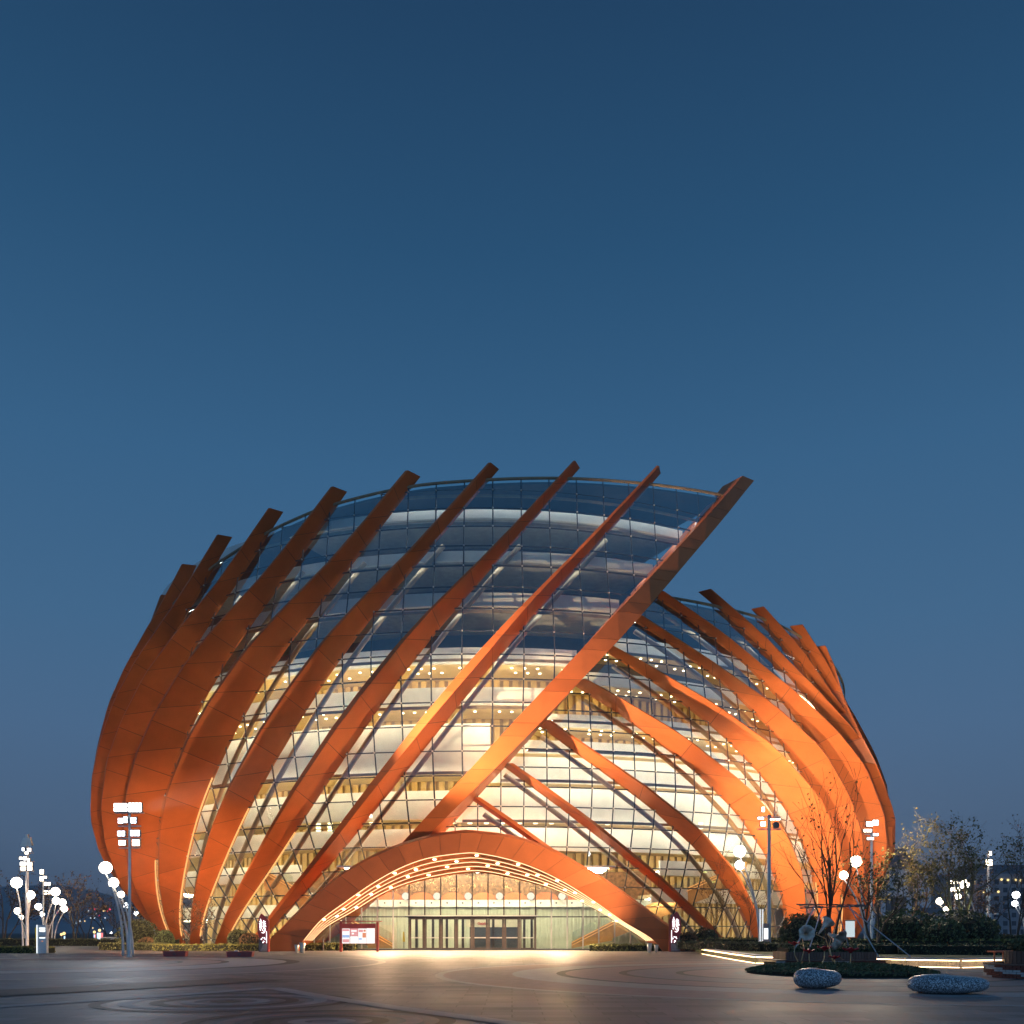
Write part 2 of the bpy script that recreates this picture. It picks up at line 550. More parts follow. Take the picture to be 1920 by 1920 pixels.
SL = Shell(-2.988, 130.576, [41.798, 45.743, 48.498, 48.702, 47.799, 46.073, 45.018], [.47, 1.66, 2.701, 2.959, 2.39, 1.204, .7],
           [.001, .234, .399, .505, .635, .778, .961], [.866, .931, 1.174, 1.452, 1.53, 1.342, 1.105],
           [(1, 1.496, 1.231, [-.424, -.442, -.412, -.397, -.364]), (2, .981, .866, [-.6, -.601, -.583, -.582, -.572]),
            (3, .805, 1.088, [-.736, -.735, -.727, -.739, -.743]), (4, .832, .952, [-.874, -.881, -.878, -.896, -.902]),
            (5, .92, 1.227, [-1.005, -1.015, -1.028, -1.043, -1.058]), (6, .797, 1.243, [-1.149, -1.16, -1.177, -1.191, -1.203]),
            (7, .641, 1.073, [-1.345, -1.314, -1.342, -1.348, -1.339]), (8, .69, .934, [-1.489, -1.499, -1.502, -1.498, -1.458]),
            (9, .742, .842, [-1.566, -1.565, -1.561, -1.597, -1.537]), (10, .896, .574, [-1.631, -1.636, -1.612, -1.604, -1.672]),
            (11, .8, .8, flat(-1.85)), (12, .8, .8, flat(-2.05)), (13, .8, .8, flat(-2.25))])
SR = Shell(-2.433, 131.774, [46.304, 48.43, 48.947, 48.453, 47.106, 46.263, 45.086], [1.242, 2.319, 3.609, 3.178, 1.053, .9, .9],
           [-.018, -.149, -.301, -.474, -.673, -.967, -1.382], [.661, .963, 1.029, .863, .581, .611, .991],
           [(1, .8, .3, [.40, .32, .27, .28, .28]), (2, .839, .381, [.547, .461, .424, .445, .472]), (3, .849, .647, [.657, .644, .59, .598, .625]),
            (4, .98, .897, [.781, .827, .796, .698, .783]), (5, .876, 1.053, [.906, .978, .987, .89, .99]),
            (6, 1.181, .939, [1.115, 1.101, 1.167, 1.088, 1.074]), (7, .958, 1.083, [1.228, 1.244, 1.317, 1.253, 1.191]),
            (8, 1.04, .958, [1.456, 1.44, 1.511, 1.409, 1.454]), (9, .844, .825, [1.581, 1.568, 1.629, 1.543, 1.576]),
            (10, .904, .97, [1.667, 1.667, 1.669, 1.656, 1.677]), (11, .966, 1.062, [1.45, 1.531, 1.438, 1.685, 1.556]),
            (12, .9, .9, flat(1.86)), (13, .9, .9, flat(2.05))])
TOP_L = {1: 47.3, 2: 45.75, 3: 45.0, 4: 44.4, 5: 43.85, 6: 43.1, 7: 42.3, 8: 41.25, 9: 39.75, 10: 37.6, 11: 26, 12: 22, 13: 20}
TOP_R = {8: 34.8, 9: 34.4, 10: 34.05, 11: 32.95, 12: 24, 13: 20}
RIM_L = piece([-2.4, -1.2, -.8, -.66, -.448, -.341, -.221, -.117, .012, .154, .292, .367, .461, .6],
              [29, 33, 36.4, 38.4, 40.7, 41.7, 42.4, 42.9, 43.2, 43.65, 44.05, 44.3, 44.66, 45.3])
RIM_R = piece([.385, .65, .73, .82, 1.0, 1.4, 2.0], [33.6, 33.6, 33.45, 33.1, 32.4, 31, 29])

# where the right-hand ribs run in under the big front beam
for k in range(1, 8):
    z = 3.0
    while z < 40:
        if SR.phi(k, z) < SL.phi(1, z) + .012: break
        z += .1
    TOP_R[k] = z

theatre = thing('theatre', 'large round glass theatre wrapped in slanting copper-orange ribs, lit from inside at dusk', 'theatre', (-2.7, 131, 0))


OUT_L = {1: piece([0, 46], [1, 1]), 2: piece([0, 10, 25, 33, 46], [.5, .6, .6, .22, .22]), 3: piece([0, 8, 16, 24, 30, 46], [.2, .3, .45, .4, .2, .2])}
OUT_R = {1: piece([0, 46], [.6, .6]), 2: piece([0, 46], [.5, .6]), 3: piece([0, 46], [.3, .45]), 4: piece([0, 20, 46], [.16, .2, .5])}


def OUTER(S, k, z):
    return (OUT_L if S is SL else OUT_R).get(k, lambda q: .22)(z)


def rib_samples(S, k, z1, seg, root_in, slant):
    n = max(3, int(z1 / seg))
    out = []
    for i in range(n + 1):
        z = z1 * i / n
        s = slant * (1 if i % 2 else -1) if 0 < i < n else 0
        row = []
        for (end, side) in ((0, -1), (0, 1), (1, 1), (1, -1)):
            zz = z + (s if end else -s)
            w = S.width(k, zz); d = S.depth(k, zz)
            ph = S.phi(k, zz) + side * w / 2 / S.r(zz)
            # the fin leans: a narrow outer edge on the trailing side, the root on the leading side
            lead = 1 if S is SL else -1
            if end and side == lead: ph -= lead * w * (1 - OUTER(S, k, zz)) / S.r(zz)
            if not end and side == -lead: ph += lead * w * .45 * (1 - OUTER(S, k, zz)) / S.r(zz)
            row.append(S.p(ph, zz, d if end else -root_in))
        out.append(row)
    return out


def grow(row, e):
    c = sum(row, Vector()) / 4
    return [p + (p - c).normalized() * e for p in row]


def make_rib(S, k, z1, objects=True):
    root_in = 1.7 if (S is SL and k == 1) else .25
    rows = rib_samples(S, k, z1, 1.95, root_in, .42)
    core = MB()
    for a, b in zip(rows[:-1], rows[1:]):
        core.hexa(a + b)
    rib = obj('rib', core, M['clad_core'], theatre)
    joined = MB()
    for a, b in zip(rows[:-1], rows[1:]):
        ga, gb = grow(a, .035), grow(b, .035)
        t = .011 / max((Vector(a[3]) - Vector(b[3])).length / 2, .1)
        pa = [p.lerp(q, t) for p, q in zip(ga, gb)]
        pb = [q.lerp(p, t) for p, q in zip(ga, gb)]
        if objects:
            mb = MB(); mb.hexa(pa + pb); obj('cladding_panel', mb, M['clad'], rib)
        else:
            joined.hexa(pa + pb)
    if not objects:
        obj('cladding', joined, M['clad'], rib, kind='stuff')
    return rib


for k in range(1, 11):
    rb = make_rib(SL, k, TOP_L[k], k <= 7)
    if 3 <= k <= 7:                                     # warm light strip up the root edge of the rib
        mb = MB(); path = []
        ztop = {3: 11, 4: 14, 5: 16.5, 6: 10, 7: 8}[k]
        z = 1.2
        while z < ztop:
            path.append(SL.p(SL.phi(k, z) + (SL.width(k, z) / 2 + .22) / SL.r(z), z, .12)); z += .8
        mb.tube(path, .075, 6)
        obj('light_strip', mb, M['warm'], rb)
for k in range(1, 12):
    rb = make_rib(SR, k, TOP_R[k], 2 <= k <= 8)
    if k >= 5 and k <= 11:
        mb = MB(); path = []
        z = 1.2
        while z < 7:
            path.append(SR.p(SR.phi(k, z) - (SR.width(k, z) / 2 + .22) / SR.r(z), z, .12)); z += .8
        mb.tube(path, .07, 6)
        obj('light_strip', mb, M['warm'], rb)

# inner steel struts that follow the ribs behind the glass
for S, T, ks, sg in ((SL, TOP_L, range(2, 9), 1), (SR, TOP_R, range(1, 11), -1)):
    for k in ks:
        mb = MB(); path = []
        z = .3
        while z < T[k] - (6.5 if S is SL else (.2 if k < 8 else 3.0)):
            path.append(S.p(S.phi(k, z) + sg * .022, z, -1.3)); z += 1.2
        mb.tube(path, .24, 8)
        obj('inner_strut', mb, M['strut'], theatre, smooth=True)

# ------------------------------------------------------------------ curtain walls: mullions, transoms, panes
ROWS_L = [-.5]
for v in (1764, 1720, 1676, 1632, 1587, 1542, 1499, 1454, 1408, 1361, 1316, 1272, 1226, 1182, 1140, 1099.6, 1060, 1022.5, 986, 952, 918):
    z = 5.0
    for _ in range(20): z = (HYP - v) * (SL.Y - SL.r(z)) / FPX + EYE
    ROWS_L.append(z)
ROWS_L.append(47.0)
ROWS_R = [-.5]
for v in (1770, 1736, 1699, 1662, 1625, 1587, 1550, 1512, 1475, 1437.5, 1403, 1367, 1329, 1296, 1261, 1227, 1193, 1160, 1127):
    z = 5.0
    for _ in range(20): z = (HYP - v) * (SR.Y - SR.r(z)) / FPX + EYE
    ROWS_R.append(z)
ROWS_R.append(36.0)
CONV_L = piece([0, 13, 26, 50], [.80, .90, 1, 1])
CONV_R = piece([0, 14, 50], [.90, 1, 1])

# entrance arch outlines, left foot to right foot (bearing, height reading)
ARCH_O = [(498, 1784), (507, 1759), (534, 1735), (577, 1694), (626, 1651), (670, 1623), (724, 1596), (794, 1573), (862, 1562), (900, 1563), (968, 1573), (1035, 1596),
          (1090, 1626), (1144, 1659), (1198, 1697), (1252, 1737), (1279, 1751), (1330, 1784)]
ARCH_I = [(553, 1784), (573, 1758), (602, 1724), (642, 1694), (697, 1656), (751, 1626), (805, 1607), (873, 1598), (900, 1599), (954, 1610), (1008, 1629), (1062, 1656),
          (1117, 1691), (1171, 1729), (1221, 1759), (1243, 1784)]
ARCH_B = [(572, 1782), (588, 1762), (615, 1737), (664, 1710), (713, 1680), (764, 1659), (824, 1645), (881, 1637), (927, 1640), (1008, 1659), (1062, 1678), (1117, 1705),
          (1171, 1737), (1211, 1764), (1226, 1782)]
YF, YB = 78.0, 82.0


def resample(tr, y, n):
    pts = [Vector(at(u, v, y)) for (u, v) in tr]
    for p in pts: p.z = max(p.z, 0)
    # smooth with Catmull-Rom
    fine = []
    for i in range(len(pts) - 1):
        p0, p1, p2, p3 = pts[max(i - 1, 0)], pts[i], pts[i + 1], pts[min(i + 2, len(pts) - 1)]
        for j in range(10):
            t = j / 10
            fine.append(.5 * ((2 * p1) + (p2 - p0) * t + (2 * p0 - 5 * p1 + 4 * p2 - p3) * t * t + (3 * p1 - p0 - 3 * p2 + p3) * t ** 3))
    fine.append(pts[-1])
    L = [0]
    for a, b in zip(fine[:-1], fine[1:]): L.append(L[-1] + (b - a).length)
    out = []; j = 0
    for i in range(n + 1):
        s = L[-1] * i / n
        while j < len(L) - 2 and L[j + 1] < s: j += 1
        t = (s - L[j]) / max(L[j + 1] - L[j], 1e-9)
        out.append(fine[j].lerp(fine[j + 1], min(max(t, 0), 1)))
    return out


NA = 60
AO, AI, AB = resample(ARCH_O, YF, NA), resample(ARCH_I, YF, NA), resample(ARCH_B, YB, NA)


def arch_z(curve, x):
    for a, b in zip(curve[:-1], curve[1:]):
        if a.x <= x <= b.x: return a.z + (b.z - a.z) * (x - a.x) / max(b.x - a.x, 1e-6)
    return 0.0


def under_canopy(p):
    """inside the porch: no shell glazing there"""
    return p.z < arch_z(AI, p.x * YF / p.y) * p.y / YF * .93


def curtain(S, rows, cols, conv, rim, edge, right):
    frame = MB()
    ph0, ph1 = cols[0], cols[-1]
    path = []
    n = 80
    for i in range(n + 1):
        ph = ph0 + (ph1 - ph0) * i / n
        z = rim(ph)
        if right and ph < edge(z): continue
        if not right and ph > edge(z) - .005: continue
        path.append(S.p(ph, z, .02))
    frame.tube(path, .13, 6)
    wall = obj('curtain_wall', frame, M['strut'], theatre)

    def node(ph, z):
        e = edge(z)
        q = ph * conv(z)
        q = max(q, e - .03) if right else min(q, e)
        z2 = min(z, rim(q))
        return q, z2
    panes = []
    for j in range(len(cols) - 1):
        for i in range(len(rows) - 1):
            c = [node(cols[j], rows[i]), node(cols[j + 1], rows[i]), node(cols[j + 1], rows[i + 1]), node(cols[j], rows[i + 1])]
            wdt = max(c[1][0] - c[0][0], c[2][0] - c[3][0])
            hgt = max(c[3][1] - c[0][1], c[2][1] - c[1][1])
            if wdt < .004 or hgt < .15: continue
            P = [S.p(a, max(b, 0)) for a, b in c]
            cen = sum(P, Vector()) / 4
            if under_canopy(cen): continue
            panes.append((cen, P, c))
    # the panes that show largest: those on the front of the drum
    order = sorted(range(len(panes)), key=lambda i: abs(math.atan2(panes[i][0].x - S.X, S.Y - panes[i][0].y) - (.42 if right else -.22)))
    single = set(order[:150])
    rest = MB(); fit = MB()
    for i, (cen, P, c) in enumerate(panes):
        nrm = Vector((cen.x - S.X, cen.y - S.Y, 0)).normalized()
        # a pane sits a touch out of true, as point-fixed glass does
        tw = [nrm * random.uniform(-.012, .012) for _ in range(4)]
        Q = [p + (cen - p).normalized() * .035 + t for p, t in zip(P, tw)]
        mb = MB() if i in single else rest
        b = len(mb.v)
        mb.v.extend([tuple(q) for q in Q] + [tuple(q - nrm * .04) for q in Q])
        for f, m in (((0, 1, 2, 3), 0), ((7, 6, 5, 4), 1), ((0, 4, 5, 1), 1), ((1, 5, 6, 2), 1), ((2, 6, 7, 3), 1), ((3, 7, 4, 0), 1)):
            mb.f.append(tuple(b + q for q in f)); mb.m.append(m)
        if i in single: obj('pane', mb, [M['glass'], M['glass_in']], wall)
        fit.sphere(P[2] + nrm * .05, .085, 6)
    obj('glazing', rest, [M['glass'], M['glass_in']], wall, kind='stuff')
    obj('glass_fitting', fit, M['fitting'], wall, kind='stuff')
    for j in range(len(cols)):
        path = []
        for z in rows:
            for dz in (0,):
                q, z2 = node(cols[j], z)
                p = S.p(q, max(z2, 0), -.06)
                if under_canopy(p):
                    path = []; continue
                if path and (path[-1] - p).length < .1: continue
                path.append(p)
        if len(path) > 1:
            mb = MB(); mb.tube(path, .068, 4); obj('mullion', mb, M['mull'], wall)
    for z in rows[1:-1]:
        runs, path = [], []
        for ph in cols:
            q, z2 = node(ph, z)
            p = S.p(q, z2, -.06)
            if z2 < z - .05 or under_canopy(p):
                if len(path) > 1: runs.append(path)
                path = []; continue
            if path and (path[-1] - p).length < .1: continue
            path.append(p)
        if len(path) > 1: runs.append(path)
        for path in runs:
            mb = MB(); mb.tube(path, .068, 4); obj('transom', mb, M['mull'], wall)
    return wall


edgeL = lambda z: SL.phi(1, max(z, 0))
curtain(SL, ROWS_L, [.027 + .0577 * j for j in range(-32, 11)], CONV_L, RIM_L, edgeL, False)
curtain(SR, ROWS_R, [.327 + .0425 * j for j in range(-19, 28)], CONV_R, RIM_R, edgeL, True)


# ------------------------------------------------------------------ inside: drum, floors, balconies, lights
def arc_ring(mb, X, Y, r0, r1, z0, z1, a0, a1, n, m=0, cut=None):
    """ring solid between two radii"""
    for i in range(n):
        p, q = a0 + (a1 - a0) * i / n, a0 + (a1 - a0) * (i + 1) / n
        if cut and cut((p + q) / 2): continue
        P = []
        for z in (z0, z1):
            for (r, a) in ((r0, p), (r1, p), (r1, q), (r0, q)):
                P.append((X + r * math.sin(a), Y - r * math.cos(a), z))
        mb.hexa(P, m)


XD, YD = -2.7, 131.0
db = MB()
arc_ring(db, XD, YD, 37.6, 38.0, 0, 27, -math.pi, math.pi, 120)
drum = obj('inner_drum', db, M['wood2'], theatre)
ub = MB()
arc_ring(ub, XD, YD, 37.0, 37.4, 27.02, 40.5, -math.pi, .46, 76)
arc_ring(ub, XD, YD, 37.0, 37.4, 27.02, 30.5, .461, math.pi, 56)
obj('upper_drum', ub, M['dark'], theatre)
sb = MB()
nsl = 120
for i in range(nsl):
    a = -1.45 + 2.9 * i / nsl
    arc_ring(sb, XD, YD, 38.01, 38.28, 0, 26.8, a, a + .0145, 1)
obj('wall_slat', sb, M['wood'], drum, kind='stuff')

FL_L = [(3.4, 1.0), (7.0, 1.2), (9.9, 1.3), (12.4, 2.2), (16.7, 4.0), (22.9, 1.2), (26.8, 1.1), (31.6, 1.2), (36.1, .9), (40.3, .8)]
FL_R = [(4.9, 1.0), (7.5, 1.0), (9.6, 1.8), (12.2, 2.9), (15.9, 2.0), (18.7, .8), (21.3, .8), (25.6, .8), (29.2, .9)]
ENT = .36
for S, FL, right in ((SL, FL_L, False), (SR, FL_R, True)):
    for (zb, h) in FL:
        ro = S.r(zb + h / 2) - (3.0 if zb < 30 else 1.5)
        a0, a1 = (edgeL(zb) - .01, 1.5) if right else (-1.7, edgeL(zb) - .012)
        n = 46
        cut = (lambda a: -ENT - .06 < a < ENT) if zb < 8.5 else None
        mb = MB(); arc_ring(mb, S.X, S.Y, 36.5 if zb > 26 else 37.9, ro - .3, zb, zb + .32, a0, a1, n, 0, cut)
        fl = obj('floor_slab', mb, M['ceil'] if zb < 30 else M['slab'], theatre)
        mb = MB(); arc_ring(mb, S.X, S.Y, ro - .29, ro, zb - (.42 if zb < 30 else .02), zb + h, a0, a1, n, 0, cut)
        obj('balcony_band', mb, M['band'], fl)
        if zb > 31: continue
        mb = MB()
        arc_ring(mb, S.X, S.Y, ro - .78, ro - .38, zb - .10, zb - .02, a0, a1, n, 0, cut)
        dim = zb > (24 if right else 27.5)
        obj('cove_light', mb, M['cove_dim'] if dim else (M['cove_r'] if right else M['cove']), fl)
        mb = MB()
        nd = int(abs(a1 - a0) * ro / 1.3)
        if zb > 19:
            for i in range(nd):
                for rr in (ro - 2.6, ro - 4.2):
                    if i % 4 == 3: continue
                    a = a0 + (a1 - a0) * (i + .5 + (.4 if rr < ro - 3 else 0)) / nd
                    mb.lathe([(.12, 0), (.12, -.05), (0.001, -.055)], (S.X + rr * math.sin(a), S.Y - rr * math.cos(a), zb - .03), 8)
            obj('downlight', mb, M['spot'], fl, kind='stuff')
# light under the glass edge of the lower floors that washes the parapets
for S, zs, a0, a1, mt in ((SL, (15.9, 21.8, 26.2), -1.6, None, 'cove'), (SR, (11.7, 15.4, 18.2, 21.0), None, 1.4, 'cove_r'), (SL, (30.6,), -1.35, None, 'edge_dim'), (SL, (35.2,), -1.0, None, 'edge_dim'), (SL, (39.3,), -.72, None, 'edge_dim'), (SL, (42.0,), -.2, None, 'edge_dim'), (SR, (28.0, 31.0), None, 1.4, 'edge_dim')):
    for z in zs:
        mb = MB()
        e0 = a0 if a0 is not None else edgeL(z) + .02
        e1 = a1 if a1 is not None else edgeL(z) - .02
        arc_ring(mb, S.X, S.Y, S.r(z) - (1.55 if z < 29 else .85), S.r(z) - (1.35 if z < 29 else .65), z, z + .06, e0, e1, 40)
        el = obj('edge_light', mb, M[mt], theatre)
        mb = MB()
        arc_ring(mb, S.X, S.Y, S.r(z) - (1.30 if z < 29 else .60), S.r(z) - (1.25 if z < 29 else .55), z - .14, z + .12, e0, e1, 40)
        arc_ring(mb, S.X, S.Y, S.r(z) - (1.62 if z < 29 else .92), S.r(z) - (1.30 if z < 29 else .60), z + .08, z + .12, e0, e1, 40)
        obj('light_channel', mb, M['strut'], el)
# dark roof decks that close the shells just under their rims
for S, rim, a0, a1 in ((SL, RIM_L, -1.9, None), (SR, RIM_R, None, 1.7)):
    mb = MB(); n = 70
    for i in range(n):
        def lim(t):
            if a0 is not None: return a0 + (edgeL(44.5) + .005 - a0) * t
            return .36 + (a1 - .36) * t
        p, q = lim(i / n), lim((i + 1) / n)
        P = []
        for dz in (-.45, -.25):
            for (a, o) in ((p, 1), (q, 1), (q, 0), (p, 0)):
                z = rim(a) + dz
                P.append(S.p(a, z, -.25) if o else Vector((S.X + 34 * math.sin(a), S.Y - 34 * math.cos(a), z)))
        mb.hexa(P)
    obj('roof_deck', mb, M['dark'], theatre)
rb_ = MB()
arc_ring(rb_, XD, YD, 43.5, 44, 0, 29, 1.62, 2 * math.pi - 1.85, 60)
obj('rear_wall', rb_, M['grey'], theatre)

# chandeliers hanging in the foyer
for (u, v0, v1) in [(851, 1516, 1546), (881, 1513, 1546), (912, 1520, 1546), (942, 1513, 1546), (974, 1513, 1546), (1004, 1513, 1546), (1034, 1514, 1546), (1139, 1512, 1548),
                    (1169, 1512, 1548), (1196, 1513, 1549), (1222, 1516, 1550), (1314, 1540, 1556), (597, 1530, 1562), (619, 1529, 1561), (643, 1527, 1559), (697, 1540, 1556)]:
    p0, p1 = Vector(at(u, v1, 89.5)), Vector(at(u, v0, 89.5))
    n = max(2, round((p1.z - p0.z) / .36))
    mb = MB()
    for i in range(n):
        z = p0.z + (p1.z - p0.z) * (i + .5) / n
        mb.lathe([(.05, -.13), (.22, -.11), (.25, .10), (.05, .12)], (p0.x, p0.y, z), 10)
    obj('chandelier', mb, M['chand'], theatre)

# ------------------------------------------------------------------ entrance canopy
cb = MB()
AO2 = [p + Vector((0, .7, .32 if .05 < i / NA < .95 else 0)) for i, p in enumerate(AO)]
AO3 = [p + Vector((0, 9.5, 0)) for p in AO2]
for i in range(NA):
    a, b = i, i + 1
    o0, o1, i0, i1, b0, b1 = AO[a], AO[b], AI[a], AI[b], AB[a], AB[b]
    f = Vector((0, .06, 0))
    cb.face([o0 + f, o1 + f, i1 + f, i0 + f])
    cb.face([AO[a], AO2[a], AO2[b], AO[b]], 1)
    cb.face([AO2[a], AO3[a], AO3[b], AO2[b]], 1)
    cb.face([i0 + f, i1 + f, b1, b0], 1)
    cb.face([b0, b1, AO3[b], AO3[a]], 0)
canopy = obj('entrance_canopy', cb, [M['clad_core'], M['clad']], theatre)
NP = 24
for k in range(NP):
    a, b = k * NA / NP, (k + 1) * NA / NP

    def cp(cv, t):
        i = min(int(t), NA - 1); return cv[i].lerp(cv[i + 1], t - i)
    mb = MB()
    g_ = .02
    fr = []
    for t in (a + g_, (a + b) / 2, b - g_): fr.append((cp(AO, t), cp(AI, t)))
    for (q0, q1) in ((fr[0], fr[1]), (fr[1], fr[2])):
        P = [q0[0], q1[0], q1[1], q0[1]]
        mb.hexa([p + Vector((0, -.02, 0)) for p in P] + [p + Vector((0, .05, 0)) for p in P])
    obj('fascia_panel', mb, M['clad'], canopy)
for fr in (.02, .25, .46, .66, .87):
    mb = MB(); path = []
    for i in range(2, NA - 1):
        p = (AI[i] + Vector((0, .06, 0))).lerp(AB[i], fr)
        path.append(p + Vector((0, 0, -.03)))
    mb.tube(path, .032, 6)
    obj('light_strip', mb, M['warm_line'], canopy)
for (fr, st, off) in ((.13, 6, 0), (.36, 6, 3), (.56, 6, 1.5), (.77, 6, 4.5)):
    t = 6 + off
    while t < NA - 6:
        i = int(t); w = t - i
        p = (AI[i].lerp(AI[i + 1], w)).lerp(AB[i].lerp(AB[i + 1], w), fr) + Vector((0, 0, -.03))
        mb = MB(); mb.lathe([(.13, .03), (.15, -.03), (.10, -.06), (.001, -.065)], p, 10)
        obj('downlight', mb, M['spot'], canopy)
        t += st

# glazed front under the canopy
eg = MB()
def px(u, y): return (u - CXP) * y / FPX
YG = 82.3
us = [766.9 + 29.65 * j for j in range(-6, 16)]
ZT = 2.97
eg.box(((px(us[0], YG) + px(us[-1], YG)) / 2, YG, ZT), (px(us[-1], YG) - px(us[0], YG), .12, .10))
eg.box(((px(us[0], YG) + px(us[-1], YG)) / 2, YG, .06), (px(us[-1], YG) - px(us[0], YG), .2, .12))
eglaz = obj('entrance_glazing', eg, M['mull'], theatre)
for u in us:
    x = px(u, YG); zt = arch_z(AB, x * YB / YG)
    if zt < .4: continue
    mb = MB(); mb.box((x, YG, zt / 2 + .05), (.11, .18, zt + .1)); obj('mullion', mb, M['fitting'] if not 760 < u < 1010 else M['door'], eglaz)
for j in range(len(us) - 1):
    x0, x1 = px(us[j], YG) + .07, px(us[j + 1], YG) - .07
    z0, z1 = arch_z(AB, x0), arch_z(AB, x1)
    door = 760 < us[j] < 1000
    if min(z0, z1) > ZT + .2:
        mb = MB(); P = [(x0, YG, ZT + .06), (x1, YG, ZT + .06), (x1, YG, z1), (x0, YG, z0)]
        mb.hexa(P + [(p[0], p[1] + .03, p[2]) for p in P]); obj('pane', mb, M['clear'], eglaz)
    if not door and min(z0, z1) > .3:
        mb = MB(); P = [(x0, YG, .12), (x1, YG, .12), (x1, YG, min(z1, ZT - .06)), (x0, YG, min(z0, ZT - .06))]
        mb.hexa(P + [(p[0], p[1] + .03, p[2]) for p in P]); obj('pane', mb, M['clear'], eglaz)
    if door:
        mb = MB(); t = .13 if (j % 2 == 0) else .09
        mb.box((x0 + t / 2, YG, ZT / 2), (t, .14, ZT - .1)); mb.box((x1 - t / 2, YG, ZT / 2), (t, .14, ZT - .1))
        mb.box(((x0 + x1) / 2, YG, ZT - .15), (x1 - x0 - 2 * t, .14, .17)); mb.box(((x0 + x1) / 2, YG, .14), (x1 - x0 - 2 * t, .14, .16))
        d = obj('entrance_door', mb, M['door'], theatre)
        mb = MB(); mb.box(((x0 + x1) / 2, YG, 1.54), (x1 - x0 - 2 * t, .03, 2.6)); obj('pane', mb, M['clear'], d)
        mb = MB(); mb.box(((x0 + x1) / 2, YG - .09, 1.12), (x1 - x0 - 2 * t, .03, .10)); obj('manifestation_strip', mb, M['fitting'], d)
mb = MB(); mb.box(((px(763, 82.1) + px(1008, 82.1)) / 2, 82.05, 3.06), (px(1008, 82) - px(763, 82), .5, .09))
obj('door_hood', mb, M['fitting'], theatre)
# inner line of the draught lobby: a second row of dark posts and the shop front behind
mb = MB()
for u in (781, 812, 838, 868, 925, 983, 997):
    mb.box((px(u, 84.6), 84.6, 1.45), (.22, .22, 2.9))
mb.box((px(885, 84.6), 84.6, 2.92), (11.4, .2, .12))
obj('lobby_post', mb, M['door'], theatre)
YW = 91.8
def wz(v): return (HYP - v) * YW / FPX + EYE
mb = MB(); mb.box((-3.2, YW + .3, 2.05), (34, .3, 4.1))
for i in range(96):
    mb.lathe([(.11, 0), (.11, 4.1)], (-20 + 34 * i / 96 + .2, YW + .21, 0), 6)
lw = obj('lobby_wall', mb, M['green_wall'], theatre)
mb = MB(); mb.box((-3.2, YW + .1, 4.45), (34, .5, .7)); obj('cornice_band', mb, M['band'], lw)
mb = MB(); mb.box((-3.2, YW + .3, 6.2), (34, .3, 2.8)); obj('copper_screen', mb, M['copper'], lw)
for i in range(9):
    xc = px(849, YW) + 3.08 * (i - 4)
    mb = MB(); n = 14
    poly = [(xc + 1.2 * math.cos(math.pi * q / n), 4.8 + .75 * math.sin(math.pi * q / n)) for q in range(n + 1)]
    mb.prism(poly, YW, YW + .14); obj('arch_panel', mb, M['arch_red'], lw)
    mb = MB(); mb.sphere((xc - 1.54, YW - .45, 5.15), .37, 14); obj('wall_globe', mb, M['lobby_globe'], lw, smooth=True)
    for q in (-.55, .99):
        mb = MB(); mb.lathe([(.001, -.06), (.09, -.05), (.09, .02)], (xc + q, YW - .16, 4.5), 8, 0, (0, 1, 0)); obj('air_nozzle', mb, M['dark'], lw)
# filigree scrolls standing proud of the copper screen
rng = random.Random(5)
mb = MB()
for i in range(150):
    x0, z0 = rng.uniform(-15, 9), rng.uniform(5.7, 7.4); r0 = rng.uniform(.1, .3); s0 = rng.uniform(0, 6)
    mb.tube([(x0 + r0 * (1 - q / 9) * math.cos(s0 + q * .6), YW + .1, z0 + r0 * (1 - q / 9) * math.sin(s0 + q * .6)) for q in range(8)], .025, 3)
obj('filigree', mb, M['brass'], lw, kind='stuff')
mb = MB(); mb.box((-3.2, 87.4, 7.5), (25, 8.5, .12)); lc = obj('lobby_ceiling', mb, M['band'], theatre)
for y in (84.5, 86.5, 88.5, 90.4):
    mb = MB(); mb.box((-3.2, y, 7.41), (24, .16, .05)); obj('ceiling_light', mb, M['lobby_l'], lc)
# dark counter with a pale sign board seen through the doors
mb = MB(); mb.box((px(926, 90), 90.2, 1.1), (4.7, .5, 2.2)); kio = obj('ticket_counter', mb, M['dark'], theatre)
mb = MB(); mb.box((px(926, 90), 89.93, 2.52), (5.4, .06, .85)); obj('sign_board', mb, mat('pale_board', (.62, .58, .44), .5), kio)


def text(txt, size, loc, m, parent, name='lettering'):
    cu = bpy.data.curves.new(name, 'FONT'); cu.body = txt; cu.size = size; cu.extrude = .012; cu.offset = .012
    cu.align_x = 'CENTER'; cu.align_y = 'CENTER'; cu.resolution_u = 2
    o = bpy.data.objects.new('tmp', cu); COL.objects.link(o)
    dg = bpy.context.evaluated_depsgraph_get()
    me = bpy.data.meshes.new_from_object(o.evaluated_get(dg))
    bpy.data.objects.remove(o); bpy.data.curves.remove(cu)
    me.transform(Matrix.Translation(loc) @ Matrix.Rotation(R(90), 4, 'X'))
    me.materials.clear(); me.materials.append(m)
    q = bpy.data.objects.new(name, me); COL.objects.link(q); adopt(q, parent); return q


text('Gatsby', .36, (px(905, 89.8), 89.86, 2.45), mat('sign_red_letters', (.45, .03, .03), .5), kio)


